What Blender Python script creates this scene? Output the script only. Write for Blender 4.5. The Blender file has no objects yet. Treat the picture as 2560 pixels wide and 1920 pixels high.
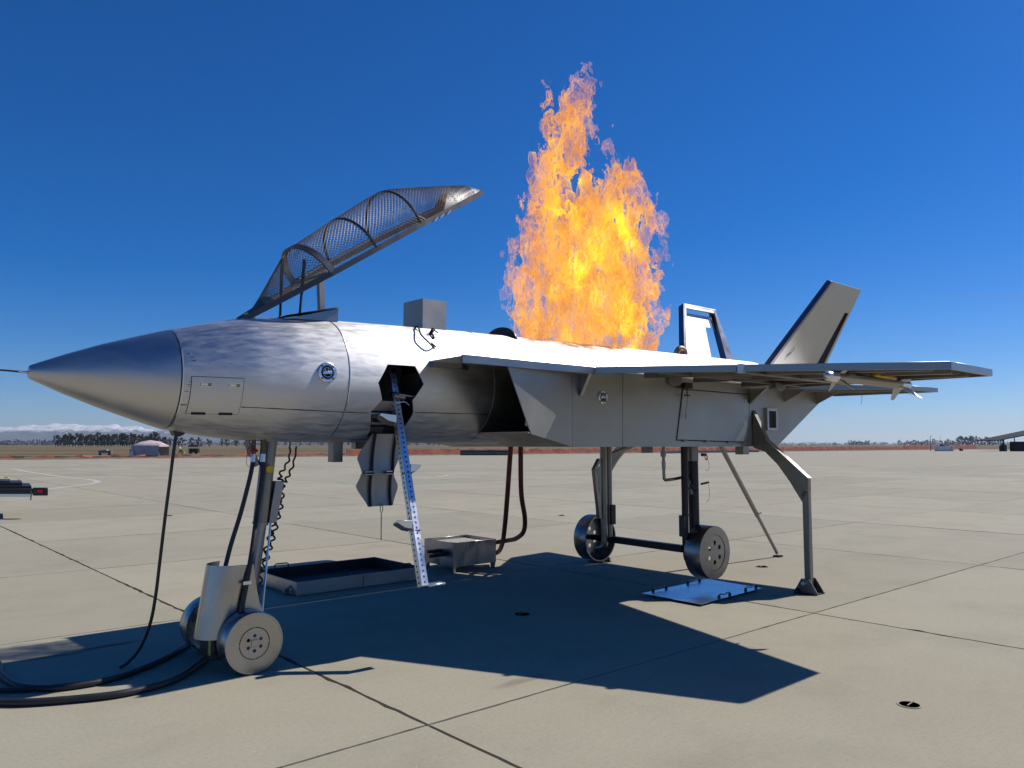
import bpy, bmesh, math, random
from mathutils import Vector, Matrix, noise

random.seed(7)
sc = bpy.context.scene
COL = sc.collection
R = math.radians

# ------------------------------------------------------------------ camera
F_PX = 1940.0
PITCH = math.atan(152.0 / F_PX)
cam_d = bpy.data.cameras.new('camera')
cam = bpy.data.objects.new('camera', cam_d)
COL.objects.link(cam)
cam.location = (0, 0, 1.6)
cam.rotation_euler = (R(90) + PITCH, 0, 0)
cam_d.sensor_fit = 'HORIZONTAL'
cam_d.sensor_width = 36.0
cam_d.lens = 36.0 * F_PX / 2560.0
cam_d.clip_start = 0.05
cam_d.clip_end = 60000
sc.camera = cam

# ------------------------------------------------------------------ sky, sun, exposure
SUN_AZ = R(63.9)      # clockwise from +Y
SUN_EL = R(46.0)
world = bpy.data.worlds.new('World')
sc.world = world
world.use_nodes = True
wn = world.node_tree
wn.nodes.clear()
w_out = wn.nodes.new('ShaderNodeOutputWorld')
w_bg = wn.nodes.new('ShaderNodeBackground')
w_sky = wn.nodes.new('ShaderNodeTexSky')
w_sky.sky_type = 'NISHITA'
w_sky.sun_disc = False
w_sky.sun_elevation = SUN_EL
w_sky.sun_rotation = SUN_AZ
w_sky.altitude = 1500
w_sky.air_density = 1.0
w_sky.dust_density = 0.9
w_sky.ozone_density = 10.0
w_bg.inputs['Strength'].default_value = 0.102
w_hsv = wn.nodes.new('ShaderNodeHueSaturation')     # the phone's saturated blue
w_hsv.inputs['Saturation'].default_value = 1.28
w_hsv.inputs['Hue'].default_value = 0.507
wn.links.new(w_sky.outputs[0], w_hsv.inputs['Color'])
wn.links.new(w_hsv.outputs[0], w_bg.inputs[0])
wn.links.new(w_bg.outputs[0], w_out.inputs[0])

sun_d = bpy.data.lights.new('sun', 'SUN')
sun_d.energy = 5.0
sun_d.angle = R(0.53)
sun_d.color = (1.0, 0.955, 0.89)
sun = bpy.data.objects.new('sun', sun_d)
COL.objects.link(sun)
sun.location = (20, 12, 30)
to_sun = Vector((math.sin(SUN_AZ) * math.cos(SUN_EL), math.cos(SUN_AZ) * math.cos(SUN_EL), math.sin(SUN_EL)))
sun.rotation_euler = to_sun.to_track_quat('Z', 'Y').to_euler()

sc.view_settings.view_transform = 'Standard'
sc.view_settings.look = 'None'
sc.view_settings.exposure = 0.0
sc.view_settings.gamma = 1.0
sc.view_settings.use_curve_mapping = False
sc.render.engine = 'CYCLES'
cy = sc.cycles
cy.use_denoising = True
try:
    cy.denoiser = 'OPENIMAGEDENOISE'
except Exception:
    pass
cy.max_bounces = 8
cy.diffuse_bounces = 3
cy.glossy_bounces = 5
cy.transparent_max_bounces = 48
cy.volume_bounces = 0
cy.volume_max_steps = 256
cy.caustics_reflective = False
cy.caustics_refractive = False
cy.sample_clamp_indirect = 6.0
sc.render.film_transparent = False

# ------------------------------------------------------------------ frames
TH = R(48.6)
AX = Vector((math.sin(TH), math.cos(TH), 0))       # aft along the jet, and along the slab joints
OX = Vector((math.cos(TH), -math.sin(TH), 0))      # out of the jet's flank towards the viewer
TC = -5.8                                          # jet centre line
YAW = R(90) - TH


def W(s, t, z=0.0):
    return AX * s + OX * t + Vector((0, 0, z))


def J(x, y, z):
    """jet frame: x aft, y to the far side (near flank is negative), z up"""
    return W(x, TC - y, z)


WLOC = {}


# ------------------------------------------------------------------ node helpers
def new_mat(name):
    m = bpy.data.materials.new(name)
    m.use_nodes = True
    nt = m.node_tree
    nt.nodes.clear()
    out = nt.nodes.new('ShaderNodeOutputMaterial')
    return m, nt, out


def nd(nt, kind, **kw):
    n = nt.nodes.new(kind)
    for k, v in kw.items():
        if k.startswith('i_'):
            key = k[2:].replace('_', ' ')
            n.inputs[key].default_value = v
        else:
            setattr(n, k, v)
    return n


def mathn(nt, op, a, b=None, c=None, clamp=False):
    n = nt.nodes.new('ShaderNodeMath')
    n.operation = op
    n.use_clamp = clamp
    for i, v in enumerate((a, b, c)):
        if v is None:
            continue
        if isinstance(v, (int, float)):
            n.inputs[i].default_value = v
        else:
            nt.links.new(v, n.inputs[i])
    return n.outputs[0]


def ramp(nt, fac, stops):
    n = nt.nodes.new('ShaderNodeValToRGB')
    cr = n.color_ramp
    while len(cr.elements) < len(stops):
        cr.elements.new(0.5)
    for e, (p, c) in zip(cr.elements, stops):
        e.position = p
        e.color = (c[0], c[1], c[2], 1) if not isinstance(c, (int, float)) else (c, c, c, 1)
    nt.links.new(fac, n.inputs[0])
    return n.outputs[0]


def mixc(nt, fac, a, b, blend='MIX'):
    n = nt.nodes.new('ShaderNodeMix')
    n.data_type = 'RGBA'
    n.blend_type = blend
    for sock, v in ((n.inputs[0], fac), (n.inputs[6], a), (n.inputs[7], b)):
        if isinstance(v, (int, float)):
            sock.default_value = v
        elif isinstance(v, tuple):
            sock.default_value = (v[0], v[1], v[2], 1)
        else:
            nt.links.new(v, sock)
    return n.outputs[2]


def jet_coords(nt):
    """position turned so that X runs along the jet / slab grid"""
    g = nd(nt, 'ShaderNodeNewGeometry')
    r = nd(nt, 'ShaderNodeVectorRotate', rotation_type='Z_AXIS')
    r.inputs['Angle'].default_value = -YAW
    nt.links.new(g.outputs['Position'], r.inputs['Vector'])
    return r.outputs[0]


def scaled(nt, vec, sx, sy, sz, rot=(0, 0, 0)):
    m = nd(nt, 'ShaderNodeMapping')
    m.inputs['Scale'].default_value = (sx, sy, sz)
    m.inputs['Rotation'].default_value = rot
    nt.links.new(vec, m.inputs['Vector'])
    return m.outputs[0]


def noisen(nt, vec, scale, detail=3, rough=0.55, dist=0.0, color=False):
    n = nd(nt, 'ShaderNodeTexNoise')
    n.inputs['Scale'].default_value = scale
    n.inputs['Detail'].default_value = detail
    n.inputs['Roughness'].default_value = rough
    n.inputs['Distortion'].default_value = dist
    nt.links.new(vec, n.inputs['Vector'])
    return n.outputs['Color' if color else 'Fac']


MATS = {}


def plain(name, col, rough=0.6, metal=0.0, var=0.12, scale=9.0, bump=0.0, spec=0.5):
    if name in MATS:
        return MATS[name]
    m, nt, out = new_mat(name)
    b = nd(nt, 'ShaderNodeBsdfPrincipled')
    v = jet_coords(nt)
    f = noisen(nt, v, scale, 4)
    lo = tuple(max(0, c * (1 - var * 1.6)) for c in col)
    hi = tuple(min(1, c * (1 + var * 1.6)) for c in col)
    nt.links.new(ramp(nt, f, [(0.3, lo), (0.7, hi)]), b.inputs['Base Color'])
    rr = mathn(nt, 'MULTIPLY_ADD', f, 0.25, rough - 0.125, clamp=True)
    nt.links.new(rr, b.inputs['Roughness'])
    b.inputs['Metallic'].default_value = metal
    b.inputs['Specular IOR Level'].default_value = spec
    if bump:
        bp = nd(nt, 'ShaderNodeBump')
        bp.inputs['Strength'].default_value = bump
        bp.inputs['Distance'].default_value = 0.004
        nt.links.new(noisen(nt, v, scale * 12, 3), bp.inputs['Height'])
        nt.links.new(bp.outputs[0], b.inputs['Normal'])
    nt.links.new(b.outputs[0], out.inputs['Surface'])
    MATS[name] = m
    return m


def steel(name, col=(0.6, 0.585, 0.56), r0=0.2, r1=0.4, streak=(1.2, 5, 5), rot=(0, 0, 0), bump=0.25, dirt=0.25,
          dirt_col=(0.16, 0.13, 0.1), wav=0.0, stain=None, aniso=0.0):
    """brushed / mill finished sheet metal"""
    m, nt, out = new_mat(name)
    b = nd(nt, 'ShaderNodeBsdfPrincipled')
    b.inputs['Metallic'].default_value = 1.0
    v = jet_coords(nt)
    cloud = noisen(nt, scaled(nt, v, *streak, rot=rot), 1.6, 5, 0.6, 0.4)
    brush = noisen(nt, scaled(nt, v, 3, 90, 90), 4, 2)
    rr = mathn(nt, 'MULTIPLY_ADD', ramp(nt, cloud, [(0.36, 0.0), (0.66, 1.0)]), r1 - r0, r0)
    rr = mathn(nt, 'ADD', rr, mathn(nt, 'MULTIPLY_ADD', brush, 0.08, -0.04), clamp=True)
    c = ramp(nt, cloud, [(0.25, tuple(x * 0.86 for x in col)), (0.75, tuple(min(1, x * 1.1) for x in col))])
    d = noisen(nt, v, 2.3, 7, 0.68)
    dm = mathn(nt, 'MULTIPLY', ramp(nt, d, [(0.52, 0.0), (0.78, 1.0)]), dirt)
    c = mixc(nt, dm, c, dirt_col)
    met = mathn(nt, 'SUBTRACT', 1.0, mathn(nt, 'MULTIPLY', dm, 0.6))
    if stain:
        # heat-tinted, rusty patch along the spine under the flames
        sx = nd(nt, 'ShaderNodeSeparateXYZ')
        nt.links.new(v, sx.inputs[0])
        n1 = noisen(nt, scaled(nt, v, 0.8, 3, 3), 2.2, 5, 0.65)
        a = mathn(nt, 'SUBTRACT', 1.0, mathn(nt, 'ABSOLUTE', mathn(nt, 'DIVIDE', mathn(nt, 'SUBTRACT', sx.outputs[0], stain[0]), stain[1])), clamp=True)
        h = mathn(nt, 'DIVIDE', mathn(nt, 'SUBTRACT', sx.outputs[2], stain[2]), stain[3], clamp=True)
        a = mathn(nt, 'MULTIPLY', mathn(nt, 'POWER', a, 0.5), h)
        a = mathn(nt, 'MULTIPLY', a, ramp(nt, n1, [(0.3, 0.25), (0.6, 1.0)]), clamp=True)
        c = mixc(nt, a, c, ramp(nt, n1, [(0.3, (0.34, 0.12, 0.045)), (0.55, (0.5, 0.22, 0.1)), (0.75, (0.16, 0.07, 0.05))]))
        rr = mathn(nt, 'ADD', rr, mathn(nt, 'MULTIPLY', a, 0.25), clamp=True)
        met = mathn(nt, 'SUBTRACT', met, mathn(nt, 'MULTIPLY', a, 0.55), clamp=True)
    nt.links.new(c, b.inputs['Base Color'])
    nt.links.new(rr, b.inputs['Roughness'])
    nt.links.new(met, b.inputs['Metallic'])
    if aniso:
        # sheet brushed along the jet: highlights smear round the barrel
        b.inputs['Anisotropic'].default_value = aniso
        b.inputs['Anisotropic Rotation'].default_value = 0.25
        tv_ = nd(nt, 'ShaderNodeCombineXYZ')
        tv_.inputs[0].default_value, tv_.inputs[1].default_value = AX.x, AX.y
        nt.links.new(tv_.outputs[0], b.inputs['Tangent'])
    if bump:
        bp = nd(nt, 'ShaderNodeBump')
        bp.inputs['Strength'].default_value = bump
        bp.inputs['Distance'].default_value = 0.0006
        nt.links.new(brush, bp.inputs['Height'])
        last = bp.outputs[0]
        if wav:
            b2 = nd(nt, 'ShaderNodeBump')
            b2.inputs['Strength'].default_value = wav
            b2.inputs['Distance'].default_value = 0.02
            nt.links.new(noisen(nt, v, 1.7, 2, 0.4), b2.inputs['Height'])
            nt.links.new(last, b2.inputs['Normal'])
            last = b2.outputs[0]
        nt.links.new(last, b.inputs['Normal'])
    nt.links.new(b.outputs[0], out.inputs['Surface'])
    MATS[name] = m
    return m


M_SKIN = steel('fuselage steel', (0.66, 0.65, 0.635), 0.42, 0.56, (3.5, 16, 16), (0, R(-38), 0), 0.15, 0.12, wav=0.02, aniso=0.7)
M_CONE = steel('nose cone steel', (0.56, 0.55, 0.54), 0.33, 0.44, (1.2, 3, 3), (0, R(20), 0), 0.12, 0.0, wav=0.02, aniso=0.75)
M_SPINE = steel('spine steel', (0.7, 0.68, 0.65), 0.40, 0.54, (3.0, 14, 14), (0, R(-38), 0), 0.15, 0.06, wav=0.02, aniso=0.72,
                stain=(5.9, 1.6, 2.53, 0.07))
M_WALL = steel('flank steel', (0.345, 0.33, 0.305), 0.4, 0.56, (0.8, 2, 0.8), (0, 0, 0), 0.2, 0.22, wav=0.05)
M_EDGE = steel('wing edge steel', (0.285, 0.285, 0.29), 0.28, 0.42, (2, 6, 6), (0, 0, 0), 0.12, 0.08)
M_UNDER = steel('wing underside steel', (0.21, 0.20, 0.185), 0.4, 0.6, (2, 2, 6), (0, 0, 0), 0.2, 0.45)
M_LEG = steel('gear leg steel', (0.235, 0.222, 0.20), 0.3, 0.48, (6, 6, 1.2), (0, 0, 0), 0.2, 0.4)
M_SOOT = steel('sooty gear steel', (0.045, 0.043, 0.042), 0.36, 0.55, (6, 6, 1.2), (0, 0, 0), 0.2, 0.7, (0.02, 0.02, 0.02))
M_WHEEL = steel('wheel steel', (0.39, 0.385, 0.375), 0.22, 0.4, (3, 3, 3), (0, 0, 0), 0.2, 0.25)
M_WHEELD = steel('dark wheel steel', (0.3, 0.29, 0.28), 0.25, 0.42, (3, 3, 3), (0, 0, 0), 0.2, 0.5, (0.05, 0.045, 0.04))
M_BRIGHT = steel('bright zinc steel', (0.7, 0.71, 0.72), 0.26, 0.42, (3, 3, 3), (0, 0, 0), 0.2, 0.15)
M_CANFR = steel('canopy frame steel', (0.10, 0.105, 0.12), 0.45, 0.62, (3, 3, 3), (0, 0, 0), 0.2, 0.5)
M_MESHW = steel('canopy wire steel', (0.20, 0.18, 0.155), 0.35, 0.55, (3, 3, 3), (0, 0, 0), 0.1, 0.4)
M_RUSTY = steel('rusty plate steel', (0.3, 0.22, 0.15), 0.4, 0.6, (3, 3, 3), (0, 0, 0), 0.2, 0.8, (0.11, 0.06, 0.035))
M_FIN = steel('fin skin steel', (0.44, 0.44, 0.435), 0.36, 0.52, (0.8, 2, 0.8), (0, 0, 0), 0.2, 0.12)
M_FINLE = steel('fin edge steel', (0.2, 0.2, 0.24), 0.3, 0.45, (2, 2, 2), (0, 0, 0), 0.2, 0.4)
M_DOOR = steel('hatch door steel', (0.31, 0.30, 0.29), 0.42, 0.6, (6, 6, 0.8), (0, 0, 0), 0.2, 0.35)
M_DARK = plain('lining and hollow black', (0.02, 0.02, 0.02), 0.7)  # black lining; as flat discs and arcs it stands in for shaded holes
M_SEAM = plain('seam sealant', (0.035, 0.032, 0.03), 0.8)
M_RUBBER = plain('black rubber', (0.018, 0.018, 0.019), 0.5, bump=0.2)
M_BLACKP = plain('black painted steel', (0.016, 0.016, 0.018), 0.42)
M_REDH = plain('red fire hose rubber', (0.15, 0.03, 0.022), 0.6, bump=0.3, var=0.25)
M_YEL = plain('yellow plastic', (0.62, 0.40, 0.02), 0.45)
M_RED = plain('red plastic', (0.35, 0.02, 0.02), 0.4)
M_CABLE = plain('thin wire', (0.1, 0.1, 0.1), 0.5)
M_BLUEINK = plain('blue marker ink', (0.02, 0.12, 0.35), 0.5)
M_PANEL = steel('mirror steel', (0.72, 0.73, 0.75), 0.1, 0.2, (1, 1, 1), (0, 0, 0), 0.06, 0.08)
M_BLUETINT = steel('blue-tinted panel steel', (0.50, 0.53, 0.60), 0.2, 0.34, (1, 1, 1), (0, 0, 0), 0.05, 0.06)  # blue put into the base colour to deepen the sky reflection
M_BOXS = steel('burner box steel', (0.36, 0.355, 0.35), 0.22, 0.4, (4, 4, 1), (0, 0, 0), 0.2, 0.35)
M_SAND = plain('gravel bed', (0.36, 0.33, 0.28), 0.9, scale=30, var=0.3, bump=0.6)


# ------------------------------------------------------------------ mesh builder
def orient(a, b, up=Vector((0, 0, 1))):
    d = (b - a).normalized()
    u = up
    if abs(d.dot(u)) > 0.98:
        u = Vector((AX.x, AX.y, 0))
    x = u.cross(d).normalized()
    y = d.cross(x).normalized()
    return d, x, y


class MB:
    def __init__(self, f=None):
        self.v = []
        self.f = []
        self.fn = f or (lambda x, y, z: Vector((x, y, z)))

    def add(self, pts, faces, raw=False):
        n = len(self.v)
        for p in pts:
            self.v.append(Vector(p) if raw else self.fn(*p))
        for f in faces:
            self.f.append(tuple(i + n for i in f))
        return self

    def box(self, x0, x1, y0, y1, z0, z1):
        p = [(x0, y0, z0), (x1, y0, z0), (x1, y1, z0), (x0, y1, z0), (x0, y0, z1), (x1, y0, z1), (x1, y1, z1), (x0, y1, z1)]
        return self.add(p, [(0, 3, 2, 1), (4, 5, 6, 7), (0, 1, 5, 4), (1, 2, 6, 5), (2, 3, 7, 6), (3, 0, 4, 7)])

    def hexa(self, bottom, top):
        """two matching rings of points -> closed prism"""
        n = len(bottom)
        fs = [tuple(reversed(range(n))), tuple(range(n, 2 * n))]
        for i in range(n):
            j = (i + 1) % n
            fs.append((i, j, n + j, n + i))
        return self.add(list(bottom) + list(top), fs)

    def bar(self, a, b, w, h, up=Vector((0, 0, 1)), raw=False):
        """square bar from a to b"""
        A = Vector(a) if raw else self.fn(*a)
        B = Vector(b) if raw else self.fn(*b)
        d, x, y = orient(A, B, up)
        pts = []
        for c in (A, B):
            for sx, sy in ((-1, -1), (1, -1), (1, 1), (-1, 1)):
                pts.append(c + x * (sx * w / 2) + y * (sy * h / 2))
        return self.add(pts, [(0, 3, 2, 1), (4, 5, 6, 7), (0, 1, 5, 4), (1, 2, 6, 5), (2, 3, 7, 6), (3, 0, 4, 7)], raw=True)

    def tube(self, path, r, n=12, cap=True, raw=False, radii=None):
        P = [Vector(p) if raw else self.fn(*p) for p in path]
        base = len(self.v)
        d0 = (P[1] - P[0]).normalized()
        up = Vector((0, 0, 1)) if abs(d0.z) < 0.9 else Vector((1, 0, 0))
        x = up.cross(d0).normalized()
        for i, p in enumerate(P):
            if i == 0:
                d = P[1] - P[0]
            elif i == len(P) - 1:
                d = P[-1] - P[-2]
            else:
                d = P[i + 1] - P[i - 1]
            d.normalize()
            x = (x - d * x.dot(d))
            if x.length < 1e-6:
                x = d.orthogonal()
            x.normalize()
            y = d.cross(x)
            rr = radii[i] if radii else r
            for k in range(n):
                a = 2 * math.pi * k / n
                self.v.append(p + x * (rr * math.cos(a)) + y * (rr * math.sin(a)))
        for i in range(len(P) - 1):
            for k in range(n):
                k2 = (k + 1) % n
                self.f.append((base + i * n + k, base + i * n + k2, base + (i + 1) * n + k2, base + (i + 1) * n + k))
        if cap:
            self.f.append(tuple(base + k for k in reversed(range(n))))
            self.f.append(tuple(base + (len(P) - 1) * n + k for k in range(n)))
        return self

    def lathe(self, c, axis, prof, n=32, closed=False):
        """prof: list of (distance along axis, radius)"""
        C = Vector(c)
        d = Vector(axis).normalized()
        u = Vector((0, 0, 1)) if abs(d.z) < 0.9 else Vector((1, 0, 0))
        x = u.cross(d).normalized()
        y = d.cross(x)
        base = len(self.v)
        for a_, r_ in prof:
            for k in range(n):
                a = 2 * math.pi * k / n
                self.v.append(C + d * a_ + x * (r_ * math.cos(a)) + y * (r_ * math.sin(a)))
        m = len(prof)
        for i in range(m if closed else m - 1):
            i2 = (i + 1) % m
            for k in range(n):
                k2 = (k + 1) % n
                self.f.append((base + i * n + k, base + i * n + k2, base + i2 * n + k2, base + i2 * n + k))
        if not closed:
            if prof[0][1] > 1e-5:
                self.f.append(tuple(base + k for k in reversed(range(n))))
            if prof[-1][1] > 1e-5:
                self.f.append(tuple(base + (m - 1) * n + k for k in range(n)))
        return self

    def build(self, name, mat, parent=None, bevel=0.0, smooth=35, kind=None, segs=1):
        c = Vector((0, 0, 0))
        if self.v:
            lo = Vector((min(v.x for v in self.v), min(v.y for v in self.v), min(v.z for v in self.v)))
            hi = Vector((max(v.x for v in self.v), max(v.y for v in self.v), max(v.z for v in self.v)))
            c = (lo + hi) / 2
        me = bpy.data.meshes.new(name)
        me.from_pydata([v - c for v in self.v], [], self.f)
        bm = bmesh.new()
        bm.from_mesh(me)
        bmesh.ops.remove_doubles(bm, verts=bm.verts, dist=1e-5)
        bmesh.ops.recalc_face_normals(bm, faces=bm.faces)
        bm.to_mesh(me)
        bm.free()
        if smooth:
            me.shade_smooth()
            me.set_sharp_from_angle(angle=R(smooth))
        if mat:
            me.materials.append(mat)
        o = bpy.data.objects.new(name, me)
        COL.objects.link(o)
        place(o, c, parent)
        if bevel:
            b = o.modifiers.new('bevel', 'BEVEL')
            b.width = bevel
            b.segments = segs
            b.limit_method = 'ANGLE'
            b.angle_limit = R(40)
        if kind:
            o['kind'] = kind
        return o


def place(o, c, parent):
    WLOC[o.name] = c.copy()
    if parent is not None:
        o.parent = parent
        o.location = c - WLOC[parent.name]
    else:
        o.location = c


def empty(name, loc, label=None, cat=None, group=None):
    o = bpy.data.objects.new(name, None)
    o.empty_display_size = 0.2
    COL.objects.link(o)
    o.location = loc
    WLOC[o.name] = Vector(loc)
    tag(o, label, cat, group)
    return o


def tag(o, label=None, cat=None, group=None, kind=None):
    if label:
        o['label'] = label
    if cat:
        o['category'] = cat
    if group:
        o['group'] = group
    if kind:
        o['kind'] = kind
    return o


def copy_tree(o, dpos, parent=None, rotz=None):
    c = o.copy()
    COL.objects.link(c)
    c.parent = parent
    WLOC[c.name] = WLOC.get(o.name, Vector((0, 0, 0))) + dpos
    if parent is None:
        c.location = o.location + dpos
        if rotz is not None:
            c.rotation_euler.z = rotz
    for ch in o.children:
        copy_tree(ch, dpos, c)
    return c


def bake(o):
    """apply modifiers without operators"""
    dg = bpy.context.evaluated_depsgraph_get()
    dg.update()
    me = bpy.data.meshes.new_from_object(o.evaluated_get(dg))
    o.modifiers.clear()
    o.data = me
    return o


def cut(o, cutter):
    md = o.modifiers.new('cut', 'BOOLEAN')
    md.operation = 'DIFFERENCE'
    md.solver = 'EXACT'
    md.object = cutter
    bpy.context.view_layer.update()
    bake(o)
    bpy.data.objects.remove(cutter, do_unlink=True)
    return o


def smoothpath(pts, sub=6):
    """Catmull-Rom through points"""
    P = [Vector(p) for p in pts]
    P = [P[0] * 2 - P[1]] + P + [P[-1] * 2 - P[-2]]
    out = []
    for i in range(1, len(P) - 2):
        p0, p1, p2, p3 = P[i - 1:i + 3]
        for k in range(sub):
            t = k / sub
            out.append(0.5 * ((2 * p1) + (p2 - p0) * t + (2 * p0 - 5 * p1 + 4 * p2 - p3) * t * t + (3 * p1 - p0 - 3 * p2 + p3) * t ** 3))
    out.append(P[-2])
    return out

# =================================================================== SETTING
S0, DS = 2.67, 4.48       # joints across the grid
T0, DT = -3.76, 3.72
EDGE_T = -96.0


def concrete(name, joints=False):
    m, nt, out = new_mat(name)
    b = nd(nt, 'ShaderNodeBsdfPrincipled')
    v = jet_coords(nt)
    big = noisen(nt, v, 0.16, 5, 0.6, 0.3)
    mid = noisen(nt, v, 1.1, 6, 0.65)
    fine = noisen(nt, v, 38, 4, 0.7)
    broom = noisen(nt, scaled(nt, v, 1.2, 26, 1), 5, 3)
    c = ramp(nt, big, [(0.28, (0.312, 0.272, 0.200)), (0.5, (0.34, 0.309, 0.225)), (0.72, (0.310, 0.290, 0.220))])
    c = mixc(nt, 1.0, c, ramp(nt, mid, [(0.25, 0.86), (0.5, 1.0), (0.8, 1.05)]), 'MULTIPLY')
    c = mixc(nt, 1.0, c, ramp(nt, fine, [(0.2, 0.78), (0.45, 1.0), (0.8, 1.1)]), 'MULTIPLY')
    c = mixc(nt, 0.6, c, ramp(nt, broom, [(0.3, 0.92), (0.7, 1.05)]), 'MULTIPLY')
    # pits and pale aggregate specks
    vo = nd(nt, 'ShaderNodeTexVoronoi')
    vo.inputs['Scale'].default_value = 17
    nt.links.new(v, vo.inputs['Vector'])
    pit = mathn(nt, 'LESS_THAN', vo.outputs['Distance'], 0.055)
    sp = nd(nt, 'ShaderNodeSeparateColor')
    nt.links.new(vo.outputs['Color'], sp.inputs[0])
    c = mixc(nt, mathn(nt, 'MULTIPLY', pit, mathn(nt, 'GREATER_THAN', sp.outputs[0], 0.8)), c, (0.16, 0.14, 0.11))
    c = mixc(nt, mathn(nt, 'MULTIPLY', pit, mathn(nt, 'LESS_THAN', sp.outputs[0], 0.12)), c, (0.62, 0.58, 0.5))
    # old oil and rust stains
    stn = noisen(nt, v, 0.45, 6, 0.7, 0.5)
    c = mixc(nt, mathn(nt, 'MULTIPLY', ramp(nt, stn, [(0.60, 0.0), (0.80, 1.0)]), 0.4), c, (0.2, 0.165, 0.12))
    if not joints:
        oi = nd(nt, 'ShaderNodeObjectInfo')
        c = mixc(nt, 1.0, c, ramp(nt, oi.outputs['Random'], [(0.0, 0.90), (1.0, 1.06)]), 'MULTIPLY')
        # brown scorch marks by the nose gear and beside the wing shadow
        for (s_, t_, lx, ly, k) in ((1.74, -6.88, 0.32, 0.07, 0.9), (1.40, -6.82, 0.32, 0.06, 0.75), (3.62, -4.02, 0.28, 0.08, 0.4), (3.2, -2.4, 0.8, 0.2, 0.1)):
            mp = nd(nt, 'ShaderNodeMapping', vector_type='POINT')
            mp.inputs['Location'].default_value = (-s_ / lx, t_ / ly, 0)
            mp.inputs['Scale'].default_value = (1 / lx, 1 / ly, 0)
            nt.links.new(v, mp.inputs['Vector'])
            ln = nd(nt, 'ShaderNodeVectorMath', operation='LENGTH')
            nt.links.new(mp.outputs[0], ln.inputs[0])
            nn = noisen(nt, scaled(nt, v, 2, 9, 1), 2.2, 5, 0.65)
            dd = mathn(nt, 'ADD', ln.outputs['Value'], mathn(nt, 'MULTIPLY_ADD', nn, 2.0, -1.0))
            c = mixc(nt, mathn(nt, 'MULTIPLY', ramp(nt, dd, [(0.2, 1.0), (1.0, 0.0)]), k), c, (0.10, 0.07, 0.048))
    else:
        sx = nd(nt, 'ShaderNodeSeparateXYZ')
        nt.links.new(v, sx.inputs[0])
        masks = []
        for sock, o0, d, wd in ((sx.outputs[0], S0, DS, 0.04), (sx.outputs[1], -T0, DT, 0.03)):
            fr = mathn(nt, 'FRACT', mathn(nt, 'DIVIDE', mathn(nt, 'SUBTRACT', sock, o0 - 500 * d), d))
            dist = mathn(nt, 'MINIMUM', fr, mathn(nt, 'SUBTRACT', 1.0, fr))
            masks.append(mathn(nt, 'LESS_THAN', dist, wd / d))
        mk = mathn(nt, 'MAXIMUM', masks[0], masks[1])
        c = mixc(nt, mathn(nt, 'MULTIPLY', mk, 0.85), c, (0.06, 0.055, 0.045))
    nt.links.new(c, b.inputs['Base Color'])
    b.inputs['Roughness'].default_value = 0.88
    b.inputs['Specular IOR Level'].default_value = 0.3
    bp = nd(nt, 'ShaderNodeBump')
    bp.inputs['Strength'].default_value = 0.35
    bp.inputs['Distance'].default_value = 0.004
    nt.links.new(mathn(nt, 'ADD', fine, broom), bp.inputs['Height'])
    nt.links.new(bp.outputs[0], b.inputs['Normal'])
    nt.links.new(b.outputs[0], out.inputs['Surface'])
    return m


M_CONC = concrete('apron concrete')
M_CONCF = concrete('far apron concrete', True)
M_TAR = plain('joint sealant', (0.03, 0.028, 0.024), 0.9, scale=40, var=0.4)
M_PAINT = plain('worn white road paint', (0.46, 0.44, 0.40), 0.8, scale=6, var=0.1)

# field: dry grass and bare soil to the horizon
m, nt, out = new_mat('dry grass field')
b = nd(nt, 'ShaderNodeBsdfPrincipled')
v = jet_coords(nt)
n1 = noisen(nt, scaled(nt, v, 0.006, 0.03, 1), 1.0, 6, 0.6, 0.4)
n2 = noisen(nt, scaled(nt, v, 0.05, 0.3, 1), 1.0, 6, 0.7)
c = ramp(nt, n1, [(0.3, (0.17, 0.118, 0.072)), (0.45, (0.20, 0.145, 0.09)), (0.55, (0.125, 0.105, 0.055)), (0.7, (0.18, 0.115, 0.07))])
c = mixc(nt, 1.0, c, ramp(nt, n2, [(0.25, 0.6), (0.6, 1.1)]), 'MULTIPLY')
nt.links.new(c, b.inputs['Base Color'])
b.inputs['Roughness'].default_value = 1.0
b.inputs['Specular IOR Level'].default_value = 0.1
bp = nd(nt, 'ShaderNodeBump')
bp.inputs['Strength'].default_value = 1.0
bp.inputs['Distance'].default_value = 0.3
nt.links.new(noisen(nt, v, 1.3, 5, 0.7), bp.inputs['Height'])
nt.links.new(bp.outputs[0], b.inputs['Normal'])
nt.links.new(b.outputs[0], out.inputs['Surface'])
M_FIELD = m

GR = 16000
g = MB()
g.add([(-GR, -GR, -0.06), (GR, -GR, -0.06), (GR, GR, -0.06), (-GR, GR, -0.06)], [(0, 1, 2, 3)])
ground = g.build('ground', M_FIELD)
tag(ground, kind='structure')

# apron: sealant bed with separate concrete slabs; the far reaches as one sheet
I0, I1 = -14, 66
K0, K1 = -16, 24          # t index, cell k spans T0 - k*DT ... T0 - (k+1)*DT
sA, sB = S0 + I0 * DS, S0 + I1 * DS
tA, tB = T0 - K0 * DT, T0 - (K1 + 1) * DT
ap = MB(W)
ap.add([(sA, tA, -0.035), (sB, tA, -0.035), (sB, tB, -0.035), (sA, tB, -0.035)], [(0, 1, 2, 3)])
apron = ap.build('apron', M_TAR)
tag(apron, kind='structure')


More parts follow.
